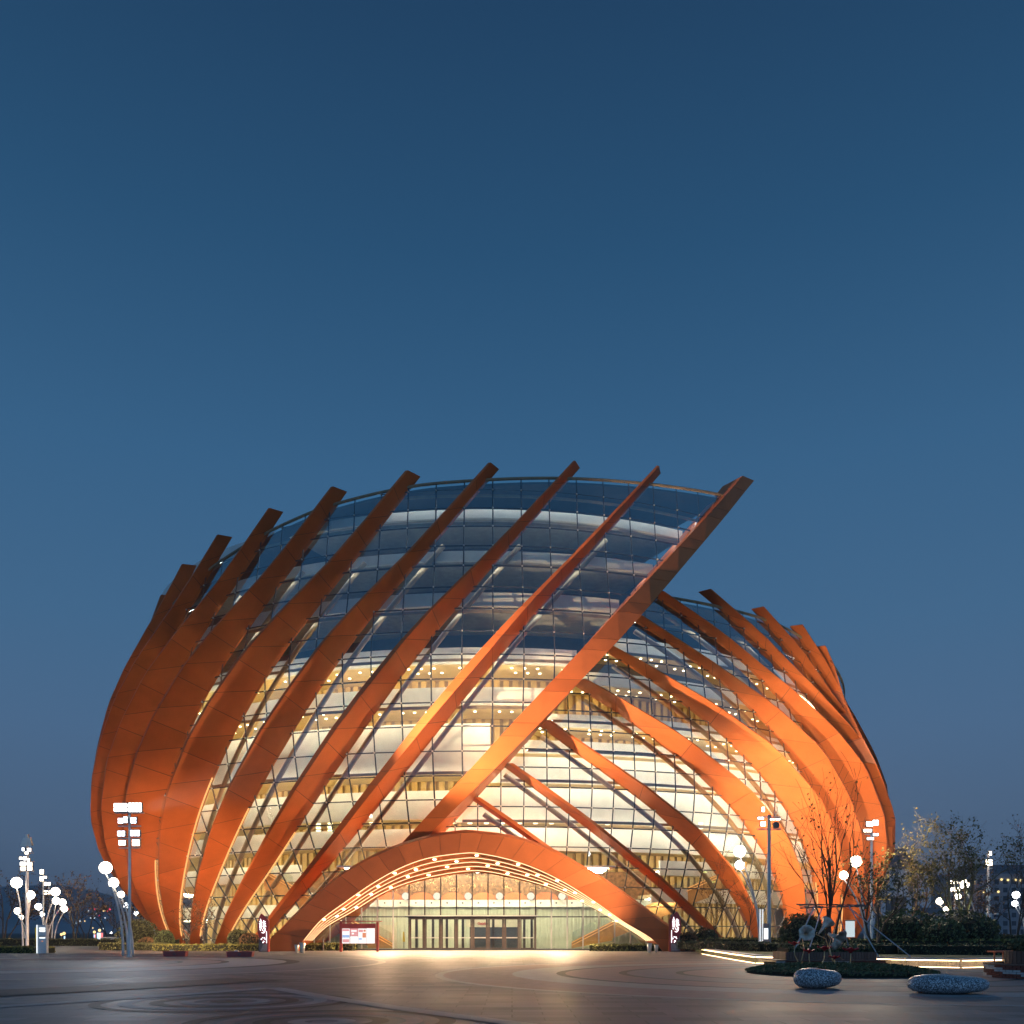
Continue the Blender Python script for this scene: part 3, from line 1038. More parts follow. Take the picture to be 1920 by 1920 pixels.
# stairs with lit balustrades either side of the foyer
def stair(tr, y):
    pts = [Vector(at(u, v, y)) for (u, v) in tr]
    mb = MB()
    for a, b in zip(pts[:-1], pts[1:]):
        P = [(a.x, y, max(a.z - 1.7, .02)), (b.x, y, max(b.z - 1.9, .02)), (b.x, y, b.z), (a.x, y, a.z)]
        mb.hexa(P + [(p[0], y + .25, p[2]) for p in P])
    s = obj('staircase', mb, M['stair'], theatre)
    for dz in (-.08, -.34):
        mb = MB(); mb.tube([p + Vector((0, -.05, dz)) for p in pts], .04, 5); obj('light_strip', mb, M['warm'], s)
    mb = MB()
    for a, b in zip(pts[:-1], pts[1:]):
        P = [a, b, b + Vector((0, 0, .9)), a + Vector((0, 0, .9))]
        mb.hexa([p + Vector((0, .1, 0)) for p in P] + [p + Vector((0, .13, 0)) for p in P])
    obj('glass_balustrade', mb, M['clear'], s)


stair([(1072, 1766), (1148, 1727), (1215, 1697), (1270, 1672), (1330, 1646), (1400, 1615)], 91)
stair([(736, 1768), (690, 1741), (640, 1712), (590, 1684), (540, 1655), (495, 1630)], 91)
# lit side doorways low on the right flank
for (u, v0, v1, y) in ((1594, 1757, 1727, 97), (1521, 1747, 1726, 97)):
    p = at(u, v0, y); q = at(u, v1, y)
    mb = MB(); mb.box((p[0], y, (p[2] + q[2]) / 2), (.9, .2, q[2] - p[2])); dd = obj('side_doorway', mb, M['door_glow'], theatre)
    mb = MB(); mb.box((p[0], y - .12, q[2] + .06), (1.1, .1, .12)); obj('door_head', mb, M['dark'], dd)


# ------------------------------------------------------------------ plants
def leaf(mb, p, s, rng):
    d = Vector((rng.gauss(0, 1), rng.gauss(0, 1), rng.gauss(0, 1))).normalized()
    a = d.orthogonal().normalized() * s; b = d.cross(a).normalized() * s * rng.uniform(.45, .8)
    p = Vector(p)
    mb.face([p - a, p + b, p + a, p - b])


def hedge(label, path, w, h, mt, n=2600, size=.07, z0=0.0, seed=1):
    rng = random.Random(seed)
    c = Vector((path[0][0], path[0][1], z0))
    t = thing('hedge', label, 'hedge', c)
    mb = MB()
    segs = []
    for a, b in zip(path[:-1], path[1:]):
        p, q = Vector((a[0], a[1], 0)), Vector((b[0], b[1], 0)); d = (q - p); L = d.length; d.normalize(); nn = Vector((-d.y, d.x, 0)) * (w / 2 - .07)
        P = []
        for z in (z0, z0 + h - .06):
            P += [tuple(p - nn)[:2] + (z,), tuple(q - nn)[:2] + (z,), tuple(q + nn)[:2] + (z,), tuple(p + nn)[:2] + (z,)]
        mb.hexa(P); segs.append((p, q, d, L))
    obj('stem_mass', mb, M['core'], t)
    mb = MB(); tot = sum(s[3] for s in segs)
    for (p, q, d, L) in segs:
        for _ in range(int(n * L / tot)):
            s = rng.random(); nn = Vector((-d.y, d.x, 0))
            if rng.random() < .5: o, z = rng.uniform(-w / 2, w / 2), h + rng.uniform(-.1, .05)
            else: o, z = (-1 if rng.random() < .5 else 1) * (w / 2 + rng.uniform(-.08, .05)), rng.uniform(0, h)
            P = p + d * L * s + nn * o
            leaf(mb, (P.x, P.y, z0 + z), size * rng.uniform(.6, 1.4), rng)
    obj('foliage', mb, mt, t, kind='stuff')
    return t


def bush(label, c, rx, rz, mt, n=1600, size=.07, seed=1, lump=.12):
    rng = random.Random(seed)
    t = thing('bush', label, 'bush', c, None)
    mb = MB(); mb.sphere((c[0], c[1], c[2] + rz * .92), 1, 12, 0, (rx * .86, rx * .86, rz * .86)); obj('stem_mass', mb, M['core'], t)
    lobes = [(Vector((rng.gauss(0, 1), rng.gauss(0, 1), rng.gauss(0, .8))).normalized(), rng.uniform(-lump, lump)) for _ in range(14)]
    mb = MB()
    for _ in range(n):
        d = Vector((rng.gauss(0, 1), rng.gauss(0, 1), rng.gauss(0, 1))).normalized()
        k = 1 + sum(a * max(0, d.dot(l) - .6) * 2.5 for l, a in lobes) + rng.uniform(-.12, .05)
        p = (c[0] + d.x * rx * k, c[1] + d.y * rx * k, max(c[2] + rz * .92 + d.z * rz * k, c[2] + .03))
        leaf(mb, p, size * rng.uniform(.6, 1.5), rng)
    obj('foliage', mb, mt, t, kind='stuff')
    return t


def tree(label, base, height, spread, stems, mt_leaf, leaves=0, lsize=.08, seed=1, bark='bark', trunk_r=.09, levels=4, split=.35, name='tree'):
    rng = random.Random(seed)
    t = thing(name, label, 'tree', base)
    mb = MB(); lf = MB(); tips = []

    def branch(p, d, L, r, lev):
        n = 4; path = [p]; rads = [r]
        for i in range(n):
            d = (d + Vector((rng.gauss(0, .13), rng.gauss(0, .13), rng.gauss(0, .05) + .05))).normalized()
            p = p + d * L / n; path.append(p); rads.append(r * (1 - .55 * (i + 1) / n))
            if lev < levels and i >= 1:
                for _ in range(2 if rng.random() < split else 1):
                    a = d.orthogonal().normalized(); q = rng.uniform(0, 6.28)
                    s = (Matrix.Rotation(q, 3, d) @ a)
                    d2 = (d * rng.uniform(.7, 1.1) + s * rng.uniform(.45, .9) * spread).normalized()
                    branch(p, d2, L * rng.uniform(.42, .66), rads[-1] * .66, lev + 1)
            if lev >= levels - 1: tips.append((p, d))
        mb.tube(path, [max(x, .007) for x in rads], 5 if lev < 2 else 4, 0, False)

    for s in range(stems):
        q = 6.28 * (s + rng.random() * .6) / stems
        lean = rng.uniform(.12, .35) * spread if stems > 1 else .04
        d = Vector((math.cos(q) * lean, math.sin(q) * lean, 1)).normalized()
        branch(Vector(base) + Vector((math.cos(q), math.sin(q), 0)) * (.12 if stems > 1 else 0), d, height * rng.uniform(.50, .62), trunk_r * rng.uniform(.8, 1.1), 1)
    obj('trunk', mb, M[bark], t, smooth=True)
    if leaves and tips:
        for _ in range(leaves):
            p, d = rng.choice(tips)
            leaf(lf, p + Vector((rng.gauss(0, .14), rng.gauss(0, .14), rng.gauss(0, .14))) * (height / 8), lsize * rng.uniform(.6, 1.4), rng)
        obj('crown', lf, mt_leaf, t, kind='stuff')
    return t


# left: planting at the foot of the building
hedge('long low clipped hedge behind the two red benches', [(-30.5, 79), (-19.5, 80.5), (-13.6, 81.5)], 1.0, .55, M['leaf_y'], 3200, .09, 0, 1)
hedge('short bright hedge beside the steel bins under the left canopy foot', [(-21.5, 82.5), (-13.8, 81)], .9, .62, M['leaf_y'], 1600, .08, 0, 2)
hedge('dark low hedge left of the silver lamp cluster', [(-37.0, 84), (-30.2, 82)], 1.2, .6, M['leaf_d'], 1500, .09, 0, 3)
hedge('low green hedge at the far left behind the white pillar', [(-46, 74.5), (-36, 71.5)], 2.2, .45, M['leaf_y'], 2600, .09, 0, 4)
hedge('distant dark hedge along the path at the left', [(-62, 112), (-45, 108), (-38, 104)], 2, .8, M['leaf_d'], 1600, .12, 0, 5)
bush('round green shrub between the first and second rib feet', (-32.3, 86, 0), 1.05, .95, M['leaf_g'], 1500, .07, 6)
bush('low brown shrub left of the round green one', (-33.6, 85.5, 0), .75, .6, M['leaf_b'], 900, .07, 7)
bush('dark green shrub left of the tall maroon sign', (-25.0, 84.6, 0), 1.0, 1.0, M['leaf_d'], 1300, .07, 8)
bush('brownish shrub tucked against the left maroon sign', (-23.7, 83.6, 0), .85, .85, M['leaf_b'], 1100, .07, 9)
bush('wide dark shrub at the left end of the building', (-36.2, 90, 0), 1.7, 1.5, M['leaf_d'], 1600, .1, 10)
tree('slender leafless sapling before the glass at the left', (-31.0, 88, 0), 5.0, .8, 3, M['leaf_b'], 500, .06, 31, 'bark', .035, 3)
tree('second slender sapling right of the narrow rib foot', (-29.2, 88, 0), 5.0, .8, 3, M['leaf_b'], 500, .06, 32, 'bark', .035, 3)
# far left trees
for i, (u, y, h, lab) in enumerate(((8, 120, 11, 'bare dark tree at the left edge of the view'), (45, 140, 10, 'bare dark tree behind the leftmost mast'),
                                     (95, 135, 10.5, 'bare tree behind the far cluster of globe lamps'), (140, 120, 10.5, 'tall thin brownish tree left of the lit hoardings'),
                                     (160, 150, 9, 'small bare tree just left of the lit hoardings'), (205, 165, 11, 'bare tree right of the lit hoardings'),
                                     (228, 140, 8, 'bare tree behind the foot of the bright mast'), (262, 130, 7, 'low bare tree beside the left rib feet'))):
    tree(lab, ((u - 960) * y / FPX, y, 0), h, 1.0, 3, M['leaf_b'], 700, .12, 40 + i, 'bark', .12, 3)

# right: lawn with glowing retaining wall
wall_px = [(1320, 1789), (1350, 1794.5), (1380, 1800), (1420, 1806.5), (1500, 1808.5), (1580, 1810), (1640, 1811), (1700, 1813), (1800, 1815), (1870, 1813.5), (1960, 1811), (2150, 1806)]
wp = [Vector(ground(u, v)) for (u, v) in wall_px]
mb = MB()
lawn_poly = [tuple(p) for p in wp] + [(70, 55), (78, 120), (52, 120), (40, 96), (30, 88), (20, 84), (15, 76)]
mb.slab(lawn_poly, -.01, .36)
obj('lawn', mb, M['lawn'], kind='structure')
mb = MB(); cap = MB(); gl = MB(); gl2 = MB()
for a, b in zip(wp[:-1], wp[1:]):
    d = (b - a).normalized(); nn = Vector((d.y, -d.x))
    f = lambda p, o, z: (p.x + nn.x * o, p.y + nn.y * o, z)
    mb.hexa([f(a, 0, 0), f(b, 0, 0), f(b, -.35, 0), f(a, -.35, 0), f(a, 0, .36), f(b, 0, .36), f(b, -.35, .36), f(a, -.35, .36)])
    cap.hexa([f(a, .19, .36), f(b, .19, .36), f(b, -.38, .36), f(a, -.38, .36), f(a, .19, .43), f(b, .19, .43), f(b, -.38, .43), f(a, -.38, .43)])
    gl.hexa([f(a, .13, .31), f(b, .13, .31), f(b, .17, .31), f(a, .17, .31), f(a, .13, .35), f(b, .13, .35), f(b, .17, .35), f(a, .17, .35)])
    gl2.hexa([f(a, .13, .01), f(b, .13, .01), f(b, .16, .01), f(a, .16, .01), f(a, .13, .035), f(b, .13, .035), f(b, .16, .035), f(a, .16, .035)])
rw = thing('retaining_wall', 'low curved stone wall edged with glowing warm strips before the lawn', 'wall', (wp[0].x, wp[0].y, 0))
obj('wall_face', mb, M['granite'], rw); obj('coping', cap, M['granite'], rw)
obj('light_strip', gl, M['rail'], rw); obj('light_strip', gl2, M['rail'], rw)
hedge('low dark hedge under the right maroon sign', [(6.6, 79), (14.5, 78.5)], .9, .55, M['leaf_y'], 1500, .08, 0, 12)
hedge('near dark band of clipped planting on the lawn', [(13.5, 70), (17, 60), (22, 53), (28, 51), (40, 54)], 2.4, .55, M['leaf_d'], 3600, .09, .36, 13)
hedge('second green band of planting further up the lawn', [(16, 75), (21, 66), (28, 60), (36, 58), (46, 60)], 2.4, .75, M['leaf_y'], 3600, .1, .36, 14)
hedge('tall dark hedge at the back of the lawn', [(30, 74), (38, 68), (50, 70)], 2.0, 1.0, M['leaf_d'], 2600, .11, .36, 15)
bush('big round shrub right of the curved globe lamp', (26.6, 63, .36), 1.9, 1.35, M['leaf_g'], 2600, .09, 16)
bush('low green shrub between the two big round ones', (28.0, 60.5, .36), 1.5, 1.05, M['leaf_g'], 1900, .08, 21)
bush('biggest dark round shrub on the lawn, in front of the lit tree', (30.2, 62, .36), 2.2, 1.35, M['leaf_d'], 2800, .09, 17)
bush('small rust-coloured shrub at the right end of the canopy', (14.6, 77.5, 0), .95, .85, M['leaf_b'], 1200, .07, 18)
bush('dark shrub right of the rust-coloured one', (16.3, 78.2, .36), 1.0, .8, M['leaf_d'], 1200, .07, 19)
bush('dark green shrub behind the three horn flowers', (20.2, 64, .36), 1.6, 1.3, M['leaf_d'], 1900, .09, 20)
tree('leafy tree with several stems at the right flank of the building', (22.2, 57, .36), 6.4, 1.3, 4, M['leaf_d'], 1100, .085, 51, 'bark', .085, 4)
tree('large tree with pale lit trunk and thin yellow leaves', (38.5, 80, .36), 10.6, 1.15, 3, M['leaf_t'], 2600, .10, 52, 'bark_l', .17, 5, .4)
tree('spreading half-bare tree beside the clock tower', (35.6, 84, .36), 9.6, 1.3, 3, M['leaf_t'], 2200, .10, 53, 'bark', .13, 5, .35)
tree('leafless tall tree at the right edge of the view', (43.5, 80, .36), 9.5, .8, 3, M['leaf_b'], 500, .08, 54, 'bark', .09, 4)
tree('low brown leafless tree by the camera pole', (44.5, 88, .36), 6.5, .9, 4, M['leaf_b'], 900, .09, 55, 'bark', .08, 4)
tree('thin bare tree beside the blue-lit pillar', (17.6, 70, .36), 6.4, .7, 3, M['leaf_b'], 250, .06, 56, 'bark', .035, 4)
tree('thin bare tree left of the blue-lit pillar', (15.9, 72, .36), 5.6, .6, 4, M['leaf_b'], 120, .06, 57, 'bark', .03, 3)

# ------------------------------------------------------------------ planter with staked bare tree, flower bed, sculpture
PX, PY = 14.9, 44.4
pl = thing('planter', 'raised timber planter on a brick base around the staked bare tree', 'planter', (PX, PY, 0))
mb = MB()
mb.box((PX, PY, .08), (5.0, 2.6, .16)); obj('base', mb, M['core'], pl)
for row in range(3):
    for i in range(24):
        x = PX - 2.55 + 5.1 * (i + (.5 if row % 2 else 0)) / 24
        m = MB(); m.box((x, PY - 1.34, .055 + row * .085), (.20, .09, .075))
        wv = math.sin(i * .45 + row * 1.1) > .1
        obj('brick', m, M['brick_w'] if wv else M['brick_r'], pl)
mb = MB(); mb.box((PX, PY, .29), (5.3, 2.9, .05)); obj('coping', mb, M['timber'], pl)
for i in range(30):
    m = MB(); m.box((PX - 2.03 + 4.06 * i / 29, PY - 1.1, .50), (.125, .05, .36)); obj('plank', m, M['timber'], pl)
for s in (-1, 1):
    for i in range(15):
        m = MB(); m.box((PX + s * 2.1, PY - 1.02 + 2.0 * i / 14, .50), (.05, .125, .36)); obj('plank', m, M['timber'], pl)
mb = MB(); mb.box((PX, PY, .55), (4.1, 2.1, .2)); obj('soil', mb, M['core'], pl)
hedge('dark planting on top of the timber planter', [(PX - 1.95, PY), (PX + 1.95, PY)], 2.0, .25, M['leaf_d'], 1500, .06, .64, 22)
tree('leafless multi-stemmed tree in the timber planter held by stakes', (PX + .3, PY, .66), 8.6, .36, 7, M['leaf_b'], 130, .075, 61, 'bark', .06, 3, .2)
st = thing('tree_stake', 'blue-grey steel props and crossbars holding up the bare tree', 'tree stakes', (PX + .3, PY, .36))
zr = 2.85
cx = PX + .25
for (dx, dy) in ((-1.1, -.5), (1.05, -.5), (-.7, .6), (.8, .6)):
    m = MB(); m.tube([(cx + dx * .75, PY + dy, zr), (cx + dx * 1.9, PY + dy * 2.0, .45)], .028, 6); obj('prop', m, M['stake'], st)
m = MB(); m.tube([(cx + .8, PY - .5, 2.75), (cx + 3.5, PY - 1.0, .45)], .028, 6); obj('prop', m, M['stake'], st)
m = MB(); m.tube([(cx - .5, PY - .5, 2.75), (cx - 1.3, PY - 1.0, .62)], .028, 6); obj('prop', m, M['stake'], st)
m = MB(); m.tube([(cx - 1.5, PY - .45, zr - .1), (cx + 1.7, PY - .45, zr)], .035, 6); obj('crossbar', m, M['lamp_body'], st)
m = MB(); m.tube([(cx - 1.4, PY + .45, zr + .1), (cx + 1.9, PY + .45, zr + .06)], .035, 6); obj('crossbar', m, M['lamp_body'], st)
for dx in (-1.2, -.5, .6, 1.2):
    m = MB(); m.tube([(cx + dx, PY - .6, zr - .05), (cx + dx, PY + .6, zr + .05)], .03, 6); obj('crossbar', m, M['lamp_body'], st)

rng = random.Random(3)
bc = Vector((12.75, 36.2)); brx, bry = 3.45, 3.9
fb = thing('flower_bed', 'dark oval bed of ground cover under the flower sculpture', 'flower bed', (bc.x, bc.y, 0))
mb = MB(); n = 40
mb.slab([(bc.x + brx * math.cos(2 * math.pi * i / n), bc.y + bry * math.sin(2 * math.pi * i / n)) for i in range(n)], .0, .14); obj('soil', mb, M['core'], fb)
mb = MB()
for _ in range(7000):
    a, r = rng.uniform(0, 6.283), math.sqrt(rng.random())
    e = .10 + .26 * (1 - r ** 4) * rng.uniform(.75, 1.1)
    leaf(mb, (bc.x + brx * r * math.cos(a) * 1.02, bc.y + bry * r * math.sin(a) * 1.02, e), .05 * rng.uniform(.6, 1.5), rng)
obj('foliage', mb, M['leaf_d'], fb, kind='stuff')


def horn(label, stem, head, axis, rad, length):
    t = thing('horn_flower', label, 'sculpture', (stem[0][0], stem[0][1], .2), 'gramophone-horn flowers in the oval bed')
    mb = MB(); mb.tube(stem, [.022] * len(stem), 8); obj('stem', mb, M['brass'], t, smooth=True)
    ax = Vector(axis).normalized(); a = ax.orthogonal().normalized(); b = ax.cross(a)
    mb = MB(); n, k = 40, 9
    for i in range(k + 1):
        f = i / k
        r = rad * (.10 + .30 * f ** 1.2 + .60 * f ** 5); h = -length * (1 - f)
        for j in range(n):
            q = 2 * math.pi * j / n
            rr = r * (1 + (.085 * f ** 2) * abs(math.sin(q * 4)) - .05 * f)
            hh = h + .05 * f ** 3 * math.cos(q * 8) * rad
            mb.v.append(tuple(Vector(head) + ax * hh + (a * math.cos(q) + b * math.sin(q)) * rr))
    for i in range(k):
        for j in range(n):
            a0, a1 = i * n + j, i * n + (j + 1) % n
            mb.f.append((a0, a1, a1 + n, a0 + n)); mb.m.append(0)
    o = obj('horn', mb, M['bronze'], t, smooth=True)
    md = o.modifiers.new('thick', 'SOLIDIFY'); md.thickness = .012
    return t


YS = 38.2
h1 = Vector(at(1513, 1749, YS)); s1 = Vector(at(1500, 1809, YS)); s1.z = .2
horn('grey bronze horn flower facing forward, left of the three', [s1, s1.lerp(h1, .5) + Vector((.03, 0, 0)), h1 + Vector((-.08, .35, -.25)), h1 + Vector((0, .4, -.02))], h1, (-.12, -1, .12), .33, .45)
h2 = Vector(at(1553, 1727, YS + .4)); s2 = Vector(at(1566, 1809, YS + .4)); s2.z = .2
horn('brown horn flower seen from the side, pointing up behind the others', [s2, Vector(at(1557, 1790, YS + .4)), Vector(at(1548, 1760, YS + .4)), Vector(at(1530, 1752, YS + .4)), Vector(at(1532, 1748, YS + .4))], h2, (.62, .25, .72), .30, .75)
h3 = Vector(at(1573, 1763, YS - .3)); s3 = Vector(at(1563, 1810, YS - .3)); s3.z = .2
horn('wide grey horn flower tilted down at the right', [s3, Vector(at(1558, 1790, YS - .3)), Vector(at(1555, 1772, YS - .3)), Vector(at(1558, 1762, YS)), h3 + Vector((-.35, .3, .25))], h3, (.55, -.62, -.5), .46, .55)


def red_flower(label, head, foot, rad):
    hd, ft = Vector(head), Vector(foot)
    t = thing('red_flower', label, 'sculpture', ft, 'red metal flowers in the oval bed')
    mid = ft.lerp(hd, .55) + Vector(((hd.x - ft.x) * .35, 0, 0))
    mb = MB(); mb.tube([ft, ft.lerp(hd, .25), mid, hd], .02, 6); obj('stem', mb, M['brass'], t, smooth=True)
    mb = MB(); n, k = 24, 5
    for i in range(k + 1):
        f = i / k
        for j in range(n):
            q = 2 * math.pi * j / n
            r = rad * (.12 + .88 * f) * (1 + .10 * f * math.sin(q * 6 + .5))
            mb.v.append((hd.x + r * math.cos(q), hd.y + r * math.sin(q), hd.z + rad * (.55 * f ** .55) + .035 * f * math.sin(q * 6)))
    for i in range(k):
        for j in range(n):
            a0, a1 = i * n + j, i * n + (j + 1) % n
            mb.f.append((a0, a1, a1 + n, a0 + n)); mb.m.append(0)
    o = obj('petals', mb, M['redp'], t, smooth=True)
    o.modifiers.new('thick', 'SOLIDIFY').thickness = .012
    mb = MB(); mb.sphere((hd.x, hd.y, hd.z + rad * .35), rad * .3, 10, 0, (1, 1, .6)); obj('flower_centre', mb, M['red'], t, smooth=True)


for (u, v, uf, vf, r, y, lab) in ((1489, 1773, 1498, 1808, .24, 38.4, 'red flower leaning left at the left end of the bed'), (1517, 1787, 1519, 1807, .23, 38.0, 'second red flower from the left, below the grey horn'),
                                  (1546, 1783, 1540, 1812, .28, 36.5, 'red flower in the middle of the bed below the brown horn'), (1565, 1799, 1569, 1811, .22, 37.0, 'lowest red flower at the centre of the bed'),
                                  (1595, 1787, 1594, 1813, .31, 36.0, 'broadest red flower at the right end of the bed')):
    h = at(u, v, y); f = at(uf, vf, y)
    red_flower(lab, h, (f[0], y, .2), r)


# ------------------------------------------------------------------ stone benches
def pebble(label, c, rx, ry, h, rz, flat=.0):
    mb = MB(); n, k = 40, 14
    for i in range(k + 1):
        t = math.pi * i / k
        s = abs(math.sin(t)) ** .62; zc = -math.copysign(abs(math.cos(t)) ** .8, math.cos(t))
        for j in range(n):
            q = 2 * math.pi * j / n
            w = 1 + .05 * math.sin(2 * q + 1) + .03 * math.sin(3 * q)
            x, y = rx * s * math.cos(q) * w, ry * s * math.sin(q) * w
            z = max(h / 2 + h / 2 * zc * (1 - .10 * math.cos(q)), .0)
            mb.v.append((c[0] + x * math.cos(rz) - y * math.sin(rz), c[1] + x * math.sin(rz) + y * math.cos(rz), z))
    for i in range(k):
        for j in range(n):
            a0, a1 = i * n + j, i * n + (j + 1) % n
            mb.f.append((a0, a1, a1 + n, a0 + n)); mb.m.append(0)
    o = obj('stone_bench', mb, M['speckle'], None, smooth=True)
    tag(o, label, 'bench', 'pebble-shaped stone seats')


b1 = ground(1519, 1850)
pebble('smaller speckled grey pebble bench in front of the red flowers', (b1[0], 26.6), .66, .60, .56, .1)
pebble('longer speckled grey pebble bench at the right of the plaza', (ground(1757, 1860)[0], 24.2), .98, .72, .49, -.12)

# ------------------------------------------------------------------ red benches on the left
def red_bench(label, u0, u1, v):
    x0, y = ground(u0, v); x1, _ = ground(u1, v)
    t = thing('timber_bench', label, 'bench', ((x0 + x1) / 2, y, 0), 'dark red bench boxes on the plaza')
    L = x1 - x0; c = (x0 + x1) / 2
    mb = MB(); mb.hexa([(x0 + .06, y, .0), (x1 - .06, y, .0), (x1 - .06, y + .55, .0), (x0 + .06, y + .55, .0), (x0, y, .32), (x1, y, .32), (x1, y + .55, .32), (x0, y + .55, .32)])
    obj('seat_box', mb, M['red'], t)
    for i in range(4):
        m = MB(); m.box((c, y + .07 + .137 * i, .34), (L + .04, .115, .03)); obj('slat', m, M['red'], t)
    m = MB(); m.lathe([(.09, 0), (.09, .03), (.055, .035)], (c, y, .16), 12, 0, (0, -1, 0)); obj('socket', m, M['lamp_body'], t)
    m = MB(); m.lathe([(.16, 0), (.13, .07), (.001, .08)], (c - .25, y + .25, .355), 12); obj('lid', m, M['fitting'], t)


red_bench('dark red bench box nearest the bright mast', 305, 348, 1793.5)
red_bench('dark red bench box left of the maroon sign', 424, 473, 1794.2)


# ------------------------------------------------------------------ bins, signs, notice board, pillars
def bin_(label, u, v, w, h):
    x, y = ground(u, v)
    t = thing('litter_bin', label, 'bin', (x, y, 0), 'flared steel bins at the canopy feet')
    mb = MB(); mb.lathe([(w * .36, 0), (w * .40, h * .4), (w * .5, h), (w * .46, h), (w * .38, h * .5), (.001, h * .5)], (x, y, 0), 18); obj('body', mb, M['metalbin'], t, smooth=True)
    mb = MB(); mb.lathe([(w * .5, h - .03), (w * .53, h - .02), (w * .53, h + .01), (w * .48, h + .015)], (x, y, 0), 18); obj('rim', mb, M['fitting'], t, smooth=True)


bin_('taller steel bin at the left foot of the canopy', 567, 1787.3, .46, .80)
bin_('smaller steel bin just left of the taller one at the left foot', 556.5, 1786.5, .34, .62)
bin_('taller steel bin at the right foot of the canopy', 1217.5, 1786.5, .42, .74)
bin_('smaller steel bin right of its pair at the right foot', 1230.5, 1786, .34, .60)


def totem(label, u0, u1, v0, v1, flip):
    y = 76.0
    x0, x1 = (u0 - 960) * y / FPX, (u1 - 960) * y / FPX
    z1 = (HYP - v0) * y / FPX + EYE
    t = thing('sign_pillar', label, 'sign', ((x0 + x1) / 2, y, 0), 'tall maroon sign pillars beside the canopy')
    W = x1 - x0
    X = lambda f: (x1 - f * W) if flip else (x0 + f * W)
    def pr(poly, ya, yb, name, m):
        b = MB(); P = [(X(a), z * z1) for (a, z) in poly]
        if flip: P = P[::-1]
        b.prism(P, ya, yb); return obj(name, b, m, t)
    pr([(.12, 0), (.90, 0), (.90, .62), (.55, .93), (.20, .93), (.12, .93)], y, y + .28, 'backing', M['signgrey'])
    pr([(.0, 0), (.12, 0), (.12, .86), (.0, .80)], y - .05, y + .3, 'edge_post', M['red'])
    leafp = [(.12, .22), (.12, .84), (.28, .91), (.62, 1.0), (.74, .97), (.84, .90), (.96, .74), (1.0, .62), (.96, .50), (.80, .36), (.55, .24), (.40, .20)]
    pr(leafp, y - .10, y - .005, 'sign_leaf', M['signred'])
    pr([(.13, .03), (.75, .03), (.62, .10), (.48, .19), (.30, .215), (.13, .205)], y - .08, y - .002, 'relief_stone', M['signpale'])
    # brush-written main character, drawn stroke by stroke
    ox, oz, S = .52, .665, .36
    def stroke(pts, r):
        b = MB(); P = []
        for (a, c) in pts:
            fx = ox + (a if not flip else -a) * S
            P.append((X(fx), y - .125, (oz + c * S * .55) * z1))
        b.tube(P, [r * W * (1 if 0 < i < len(P) - 1 else .7) for i in range(len(P))], 6)
        obj('brush_stroke', b, M['char'], t)
    for pts, r in (([(-.75, .62), (-.2, .70)], .035), ([(-.48, .98), (-.50, .35)], .040), ([(-.85, .38), (-.1, .45)], .035), ([(-.62, .30), (-.62, -.30)], .035), ([(-.62, .25), (-.25, .28), (-.25, -.28)], .03),
                   ([(-.60, 0), (-.26, .02)], .025), ([(-.70, -.40), (-.45, -.52)], .04), ([(0, .55), (.75, .62)], .035), ([(.30, .80), (.28, .3)], .035), ([(.05, .30), (.80, .38)], .03),
                   ([(.45, .40), (.15, -.05)], .035), ([(.55, .20), (.85, -.05)], .04), ([(.05, .0), (.50, .05), (.30, -.25), (.62, -.28), (.55, -.62), (.2, -.86), (-.2, -.80)], .04), ([(-.1, -.35), (.15, -.6)], .03)):
        stroke(pts, r)
    for (a, c, r) in ((-.18, .33, .045), (-.06, .37, .035), (.10, .36, .045), (.15, .33, .03), (.02, .27, .045), (-.04, .24, .03)):
        b = MB(); fx = .45 + (a if not flip else -a) * 1.0
        b.sphere((X(fx), y - .115, (c) * z1), r * W * 1.3, 8); obj('small_character', b, M['char'], t)
    b = MB(); b.box((X(.17), y - .12, .38 * z1), (.035, .03, .30 * z1)); obj('light_line', b, M['char'], t)
    if not flip:
        b = MB(); b.lathe([(.001, 0), (.15, .0), (.15, .03)], (X(.74), y - .03, .235 * z1), 14, 0, (0, -1, 0)); obj('seal', b, mat('seal_tan', (.55, .38, .2), .5), t)


totem('tall maroon leaf-shaped sign pillar with white brush character, left of the canopy', 483, 504, 1713, 1785, True)
totem('tall maroon leaf-shaped sign pillar with white brush character, right of the canopy', 1255, 1277, 1709, 1782, False)

yb_ = 76.4
nb = thing('notice_board', 'red framed notice board with lit posters before the entrance glass', 'notice board', (px(674, yb_), yb_, 0))
for u in (639.5, 708):
    mb = MB(); mb.box((px(u, yb_), yb_, 1.22), (.2, .2, 2.44)); obj('post', mb, M['red'], nb)
mb = MB(); mb.box((px(674, yb_), yb_, 2.50), (px(717, yb_) - px(632, yb_), .5, .06)); obj('roof', mb, M['red'], nb)
mb = MB(); mb.box((px(673, yb_), yb_, 1.47), (px(705, yb_) - px(642, yb_), .14, 1.66)); obj('case', mb, M['red'], nb)
def poster(u0, u1, v0, v1, m, d=.0):
    b = MB(); p, q = at(u0, v1, yb_), at(u1, v0, yb_)
    b.box(((p[0] + q[0]) / 2, yb_ - .085 - d, (p[2] + q[2]) / 2), (q[0] - p[0], .02, q[2] - p[2])); obj('poster', b, M[m], nb)
